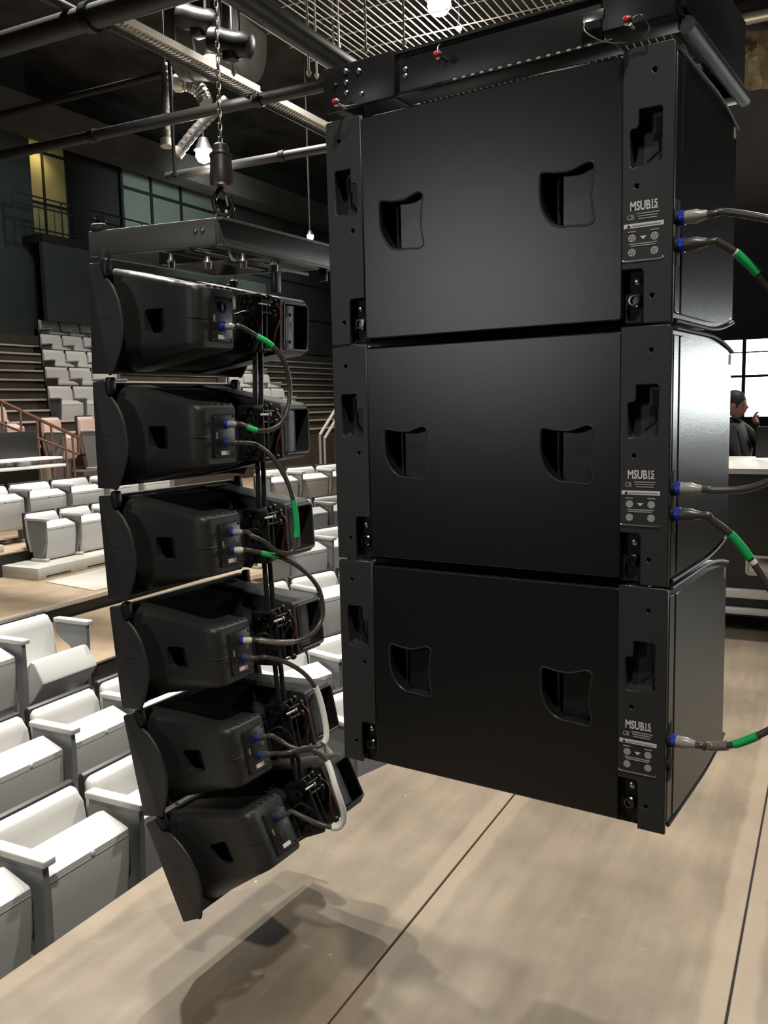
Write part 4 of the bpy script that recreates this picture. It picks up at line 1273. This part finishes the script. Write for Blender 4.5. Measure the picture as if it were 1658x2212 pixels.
# big round duct, foil ducts, motors
du = empty('round_duct', at(480, 60, 9.5)); tag(du, 'large round grey duct with a ribbed collar under the roof', 'duct')
c0 = at(540, 85, 9.9); 
bm = bmesh.new(); lathe(bm, c0, (-.15, 1, .12), [(0,.20),(.0,.42),(.02,.46),(.06,.46),(.08,.42),(.85,.42)], 40); put(du, bm, 'duct_wall', M_DUCT)
bm = bmesh.new(); 
for k in range(3): lathe(bm, c0 + Vector((-.15,1,.12)).normalized()*(.25+.22*k), (-.15,1,.12), [(0,.425),(.02,.44),(.04,.425)], 40)
put(du, bm, 'duct_rib', M_DUCT)
def foil(label, pts, r):
    o = empty('foil_duct', pts[0]); tag(o, label, 'duct', 'silver foil ducts')
    sp = catmull(pts, 10); n = len(sp)
    bm = bmesh.new(); tube(bm, sp, lambda t: r * (1 + .07 * math.sin(t * n * 2.2)), 18); put(o, bm, 'hose', M_FOIL)
    bm = bmesh.new(); d = (sp[1] - sp[0]).normalized(); cyl(bm, sp[0] - d*.04, sp[0] + d*.05, r*1.12, n=18); put(o, bm, 'collar', M_TRAY)
    q = sp[n//2]; bm = bmesh.new(); cyl(bm, q, (q.x, q.y, 8.99), .008, n=6); put(o, bm, 'strap', M_PIPE)
foil('upright crinkled foil duct left of the pipes', [at(360, 310, 11), at(358, 240, 11), at(362, 190, 11), at(358, 140, 11)], .07)
foil('slanted foil duct reaching down to the flood lamp', [at(385, 330, 11.5), at(420, 285, 11.5), at(455, 250, 11.5), at(490, 215, 11.5)], .07)
foil('short bright foil duct under the perforated tray', [at(385, 180, 10.6), at(410, 182, 10.6), at(432, 196, 10.6), at(445, 222, 10.6)], .09)
def motor(label, p, tilt):
    o = empty('hoist_motor', p); tag(o, label, 'hoist', 'dark motors under the roof')
    d = Vector((.25, -1, tilt)).normalized()
    bm = bmesh.new(); lathe(bm, p - d*.22, d, [(0,.05),(.02,.10),(.10,.115),(.16,.105),(.28,.105),(.34,.115),(.42,.10),(.44,.05)], 18); put(o, bm, 'motor_body', M_STEEL)
    for q in (-.10, .08):
        a = p + d*q
        bm = bmesh.new(); tube(bm, catmull([a + Vector((0,0,.08)), a + Vector((.02,.01,.25)), a + Vector((-.01,0,.5))], 5), .018, 8); put(o, bm, 'sling', M_DARK)
    bm = bmesh.new(); box(bm, p - Vector((.06,.06,.16)), p + Vector((.06,.06,-.06)), .01); put(o, bm, 'control_box', M_STEEL)
motor('left dark hoist motor hanging in front of the round duct', at(428, 42, 8.3), -.35)
motor('right dark hoist motor hanging in front of the round duct', at(498, 92, 8.0), -.3)

# lamps under the roof
def flood(label, p, r, power, down=(0,0,-1), name='flood_lamp', col=(1,.95,.86)):
    o = empty(name, p); tag(o, label, 'lamp', 'bare lamps under the roof')
    d = Vector(down).normalized()
    bm = bmesh.new(); lathe(bm, Vector(p) - d*r*1.6, d, [(0,r*.4),(r*.3,r*.5),(r*1.0,r*.8),(r*1.2,r*1.0)], 18); put(o, bm, 'housing', M_PIPE)
    bm = bmesh.new(); lathe(bm, Vector(p) - d*r*.35, d, [(0,r*.75),(r*.5,r*.8),(r*.95,r*.55),(r*1.15,r*.1)], 16); put(o, bm, 'bulb', M_LAMP)
    bm = bmesh.new(); cyl(bm, Vector(p) - d*r*1.5, (p[0], p[1], 8.99), .012, n=8); put(o, bm, 'drop_cable', M_PIPE)
    l = add_light('POINT', name + '_light', Vector(p) + d*r*2.2, Vector(p) + d*3, power, col, r)
    l.parent = o; l.matrix_parent_inverse = o.matrix_basis.inverted()
flood('bright flood lamp beside the hoist, left of the far pipe', at(440, 335, 12.0), .14, 24)
flood('bright bulb seen above the perforated tray', at(456, 132, 9.2), .09, 7)
flood('bright lamp on the wire grid above the flying frame', at(948, 8, 10), .17, 110)
flood('small bare bulb hanging over the bumper frame', at(670, 512, 12), .055, 12, name='bare_bulb')
flood('small lamp low on the wire grid', at(991, 62, 10.5), .04, 10, name='grid_lamp')

# --- right side: crumpled bronze sheet, beam, drape hardware
bz = empty('bronze_sheet', at(1700, 130, 9)); tag(bz, 'crumpled bronze sheet lit from below at the right of the flying frame', 'sheet')
bm = bmesh.new(); 
q0, q1, q2, q3 = at(1596, 70, 9), at(1900, 20, 9), at(1900, 170, 8.4), at(1596, 195, 8.4)
NX, NY = 14, 8; vs_ = []
for j in range(NY + 1):
    rowv = []
    for i in range(NX + 1):
        a = q0.lerp(q1, i/NX); b = q3.lerp(q2, i/NX); v_ = a.lerp(b, j/NY) + Vector((random.uniform(-.03,.03), random.uniform(-.03,.03), random.uniform(-.03,.03)))
        rowv.append(bm.verts.new(v_))
    vs_.append(rowv)
for j in range(NY):
    for i in range(NX): bm.faces.new((vs_[j][i], vs_[j][i+1], vs_[j+1][i+1], vs_[j+1][i]))
bmesh.ops.solidify(bm, geom=bm.faces[:], thickness=.02)
put(bz, bm, 'sheet', M_GOLD)
pipe('grey beam at the top right corner above the bronze sheet', at(1500, 62, 8), at(1800, 0, 8), .06, M_DUCT, 'roof_beam')

# --- road case with white edging, counter, person
S1 = 5.3
o = empty('road_case', (5.7, -2.3, 0)); tag(o, 'large black road case with white metal edging behind the subwoofers', 'case')
bm = bmesh.new(); box(bm, (5.12, -3.6, .24), (6.5, -.95, 1.15), .008); put(o, bm, 'case_body', M_CASE)
bm = bmesh.new(); box(bm, (5.10, -3.62, 1.15), (6.52, -.93, 1.19), .006); put(o, bm, 'white_lid', M_WTOP)
bm = bmesh.new(); box(bm, (5.14, -3.58, .10), (6.48, -.97, .24), .004); put(o, bm, 'base', M_CASE)
for z0_, z1_ in ((.245, .315), (.125, .175)):
    bm = bmesh.new(); box(bm, (5.095, -3.62, z0_), (5.13, -.93, z1_), .004); put(o, bm, 'edging', M_ALU)
hz = .50
bm = bmesh.new(); rim = rrect(-.06, -.065, .12, .065, .02, 4)
c_ = on_x(1632, 1222, 5.11)
tube(bm, [(5.112, c_.y - x, c_.z + z) for x, z in rim + rim[:2]], .011, 8, caps=False); hd = put(o, bm, 'handle_dish', M_ALU)
bm = bmesh.new(); box(bm, (5.108, c_.y - .11, c_.z - .055), (5.122, c_.y + .05, c_.z + .055), .004); put(o, bm, 'handle_pan', M_BRIGHT)
for y in (-1.15, -2.3, -3.4):
    for x in (5.25, 6.35):
        bm = bmesh.new(); cyl(bm, (x - .02, y, .05), (x + .02, y, .05), .05, n=16); put(o, bm, 'castor', M_RIM)
# plain dark block standing in for equipment on the case, not a display
eq = empty('case_gear', (6.02, -1.9, 1.19)); tag(eq, 'dark monitor standing on the white case lid', 'gear')
bm = bmesh.new(); box(bm, (6.0, -2.35, 1.21), (6.05, -1.62, 1.46), .008); put(eq, bm, 'casing', M_DESK)
bm = bmesh.new(); box(bm, (5.95, -2.05, 1.19), (6.11, -1.80, 1.21), .004); put(eq, bm, 'stand', M_DESK)
# person behind the case
def person():
    root = empty('person', (7.0, -1.366, 0)); tag(root, 'person in black clothes behind the road case raising a hand to the face', 'person')
    J = {'pelvis': (0,0,.92), 'chest': (0,0,1.25), 'neck': (0,0,1.45), 'neck2': (-.01,0,1.51),
         'shL': (0,.17,1.40), 'elL': (-.10,.22,1.14), 'wrL': (-.28,.12,1.08),
         'shR': (0,-.17,1.40), 'elR': (-.22,-.19,1.22), 'wrR': (-.17,-.05,1.44),
         'hipL': (0,.09,.88), 'knL': (-.01,.10,.48), 'anL': (0,.10,.07), 'toL': (-.14,.11,.035),
         'hipR': (0,-.09,.88), 'knR': (-.01,-.10,.48), 'anR': (0,-.10,.07), 'toR': (-.14,-.11,.035)}
    R_ = {'pelvis': .15, 'chest': .16, 'neck': .065, 'neck2': .055, 'shL': .075, 'elL': .05, 'wrL': .034, 'shR': .075, 'elR': .05, 'wrR': .034,
          'hipL': .10, 'knL': .065, 'anL': .045, 'toL': .038, 'hipR': .10, 'knR': .065, 'anR': .045, 'toR': .038}
    E_ = [('pelvis','chest'),('chest','neck'),('neck','neck2'),('chest','shL'),('shL','elL'),('elL','wrL'),('chest','shR'),('shR','elR'),('elR','wrR'),
          ('pelvis','hipL'),('hipL','knL'),('knL','anL'),('anL','toL'),('pelvis','hipR'),('hipR','knR'),('knR','anR'),('anR','toR')]
    def skin(name, J, R_, E_, rootv, mt, sub=2):
        keys = list(J); me = bpy.data.meshes.new(name)
        me.from_pydata([J[k] for k in keys], [(keys.index(a), keys.index(b)) for a, b in E_], [])
        ob = bpy.data.objects.new(name, me); COL.objects.link(ob)
        ob.modifiers.new('s', 'SKIN'); ob.modifiers.new('d', 'SUBSURF').levels = sub
        for i, k in enumerate(keys):
            me.skin_vertices[0].data[i].radius = (R_[k], R_[k]); me.skin_vertices[0].data[i].use_root = (k == rootv)
        dg = bpy.context.evaluated_depsgraph_get(); dg.update()
        res = bpy.data.meshes.new_from_object(ob.evaluated_get(dg)); bpy.data.objects.remove(ob); bpy.data.meshes.remove(me)
        return link(res, name, mt, root)
    skin('body', J, R_, E_, 'pelvis', M_CLOTH)
    # head with face
    bm = bmesh.new(); bmesh.ops.create_uvsphere(bm, u_segments=24, v_segments=18, radius=1)
    for v in bm.verts:
        x, y, z = v.co
        w = 1 - .18 * max(0, -z)
        v.co = Vector((x*.098*w - (.012 if z < -.2 and x < 0 else 0), y*.077*w, z*.118 + 1.625))
    hd_ = finish(bm, 'head', M_SKIN, root)
    bm = bmesh.new(); lathe(bm, (-.085,0,1.635), (-.5,0,-1), [(0,.006),(.03,.015),(.042,.016),(.048,.008)], 10)
    for s in (-1, 1): lathe(bm, (0, s*.074, 1.62), (0,s,0), [(0,.028),(.008,.03),(.014,.018)], 12)
    finish(bm, 'nose_and_ears', M_SKIN, hd_)
    bm = bmesh.new()
    for s in (-1, 1): lathe(bm, (-.080, s*.032, 1.635), (-1,0,0), [(0,.013),(.008,.011),(.011,.004)], 10)
    finish(bm, 'eyes', M_HAIR, hd_)
    bm = bmesh.new(); box(bm, (-.094,-.022,1.565), (-.086,.022,1.571), .002); finish(bm, 'mouth', mat('lips', (.2,.07,.06), .5), hd_)
    bm = bmesh.new(); bmesh.ops.create_uvsphere(bm, u_segments=24, v_segments=16, radius=1)
    for v in bm.verts:
        x, y, z = v.co; v.co = Vector((x*.106 + .014, y*.086, max(z, -.45)*.118 + 1.648))
    finish(bm, 'hair', M_HAIR, root)
    # hands with separate fingers
    for s, wr, d in ((1, Vector((-.28,.12,1.08)), Vector((-.9,-.3,-.2))), (-1, Vector((-.17,-.05,1.44)), Vector((.15,.3,.9)))):
        d.normalize(); side = d.cross(Vector((1,0,0)) if s < 0 else Vector((0,0,1))).normalized()
        Jh = {'w': tuple(wr), 'p': tuple(wr + d*.045)}; Rh = {'w': .026, 'p': .032}; Eh = [('w','p')]
        nrm = d.cross(side)
        for f, (o_, ln) in enumerate(((-.028,.062),(-.010,.072),(.010,.068),(.028,.052))):
            b_ = wr + d*.075 + side*o_
            Jh['f%d' % f] = tuple(b_); Jh['g%d' % f] = tuple(b_ + d*ln*.45 + nrm*.014); Jh['h%d' % f] = tuple(b_ + d*ln*.6 + nrm*.040)
            Rh['f%d' % f] = .0120; Rh['g%d' % f] = .0112; Rh['h%d' % f] = .0100
            Eh += [('p','f%d' % f), ('f%d' % f,'g%d' % f), ('g%d' % f,'h%d' % f)]
        tb = wr + d*.03 + side*-.036
        Jh['t'] = tuple(tb); Jh['u'] = tuple(tb + d*.03 - side*.012 + nrm*.01); Jh['v'] = tuple(tb + d*.052 - side*.010 + nrm*.022)
        Rh['t'] = .013; Rh['u'] = .011; Rh['v'] = .009
        Eh += [('w','t'),('t','u'),('u','v')]
        skin('hand', Jh, Rh, Eh, 'w', M_SKIN, 1)
    return root
pr_ = person()
pr_.rotation_euler = (0, 0, math.radians(75))
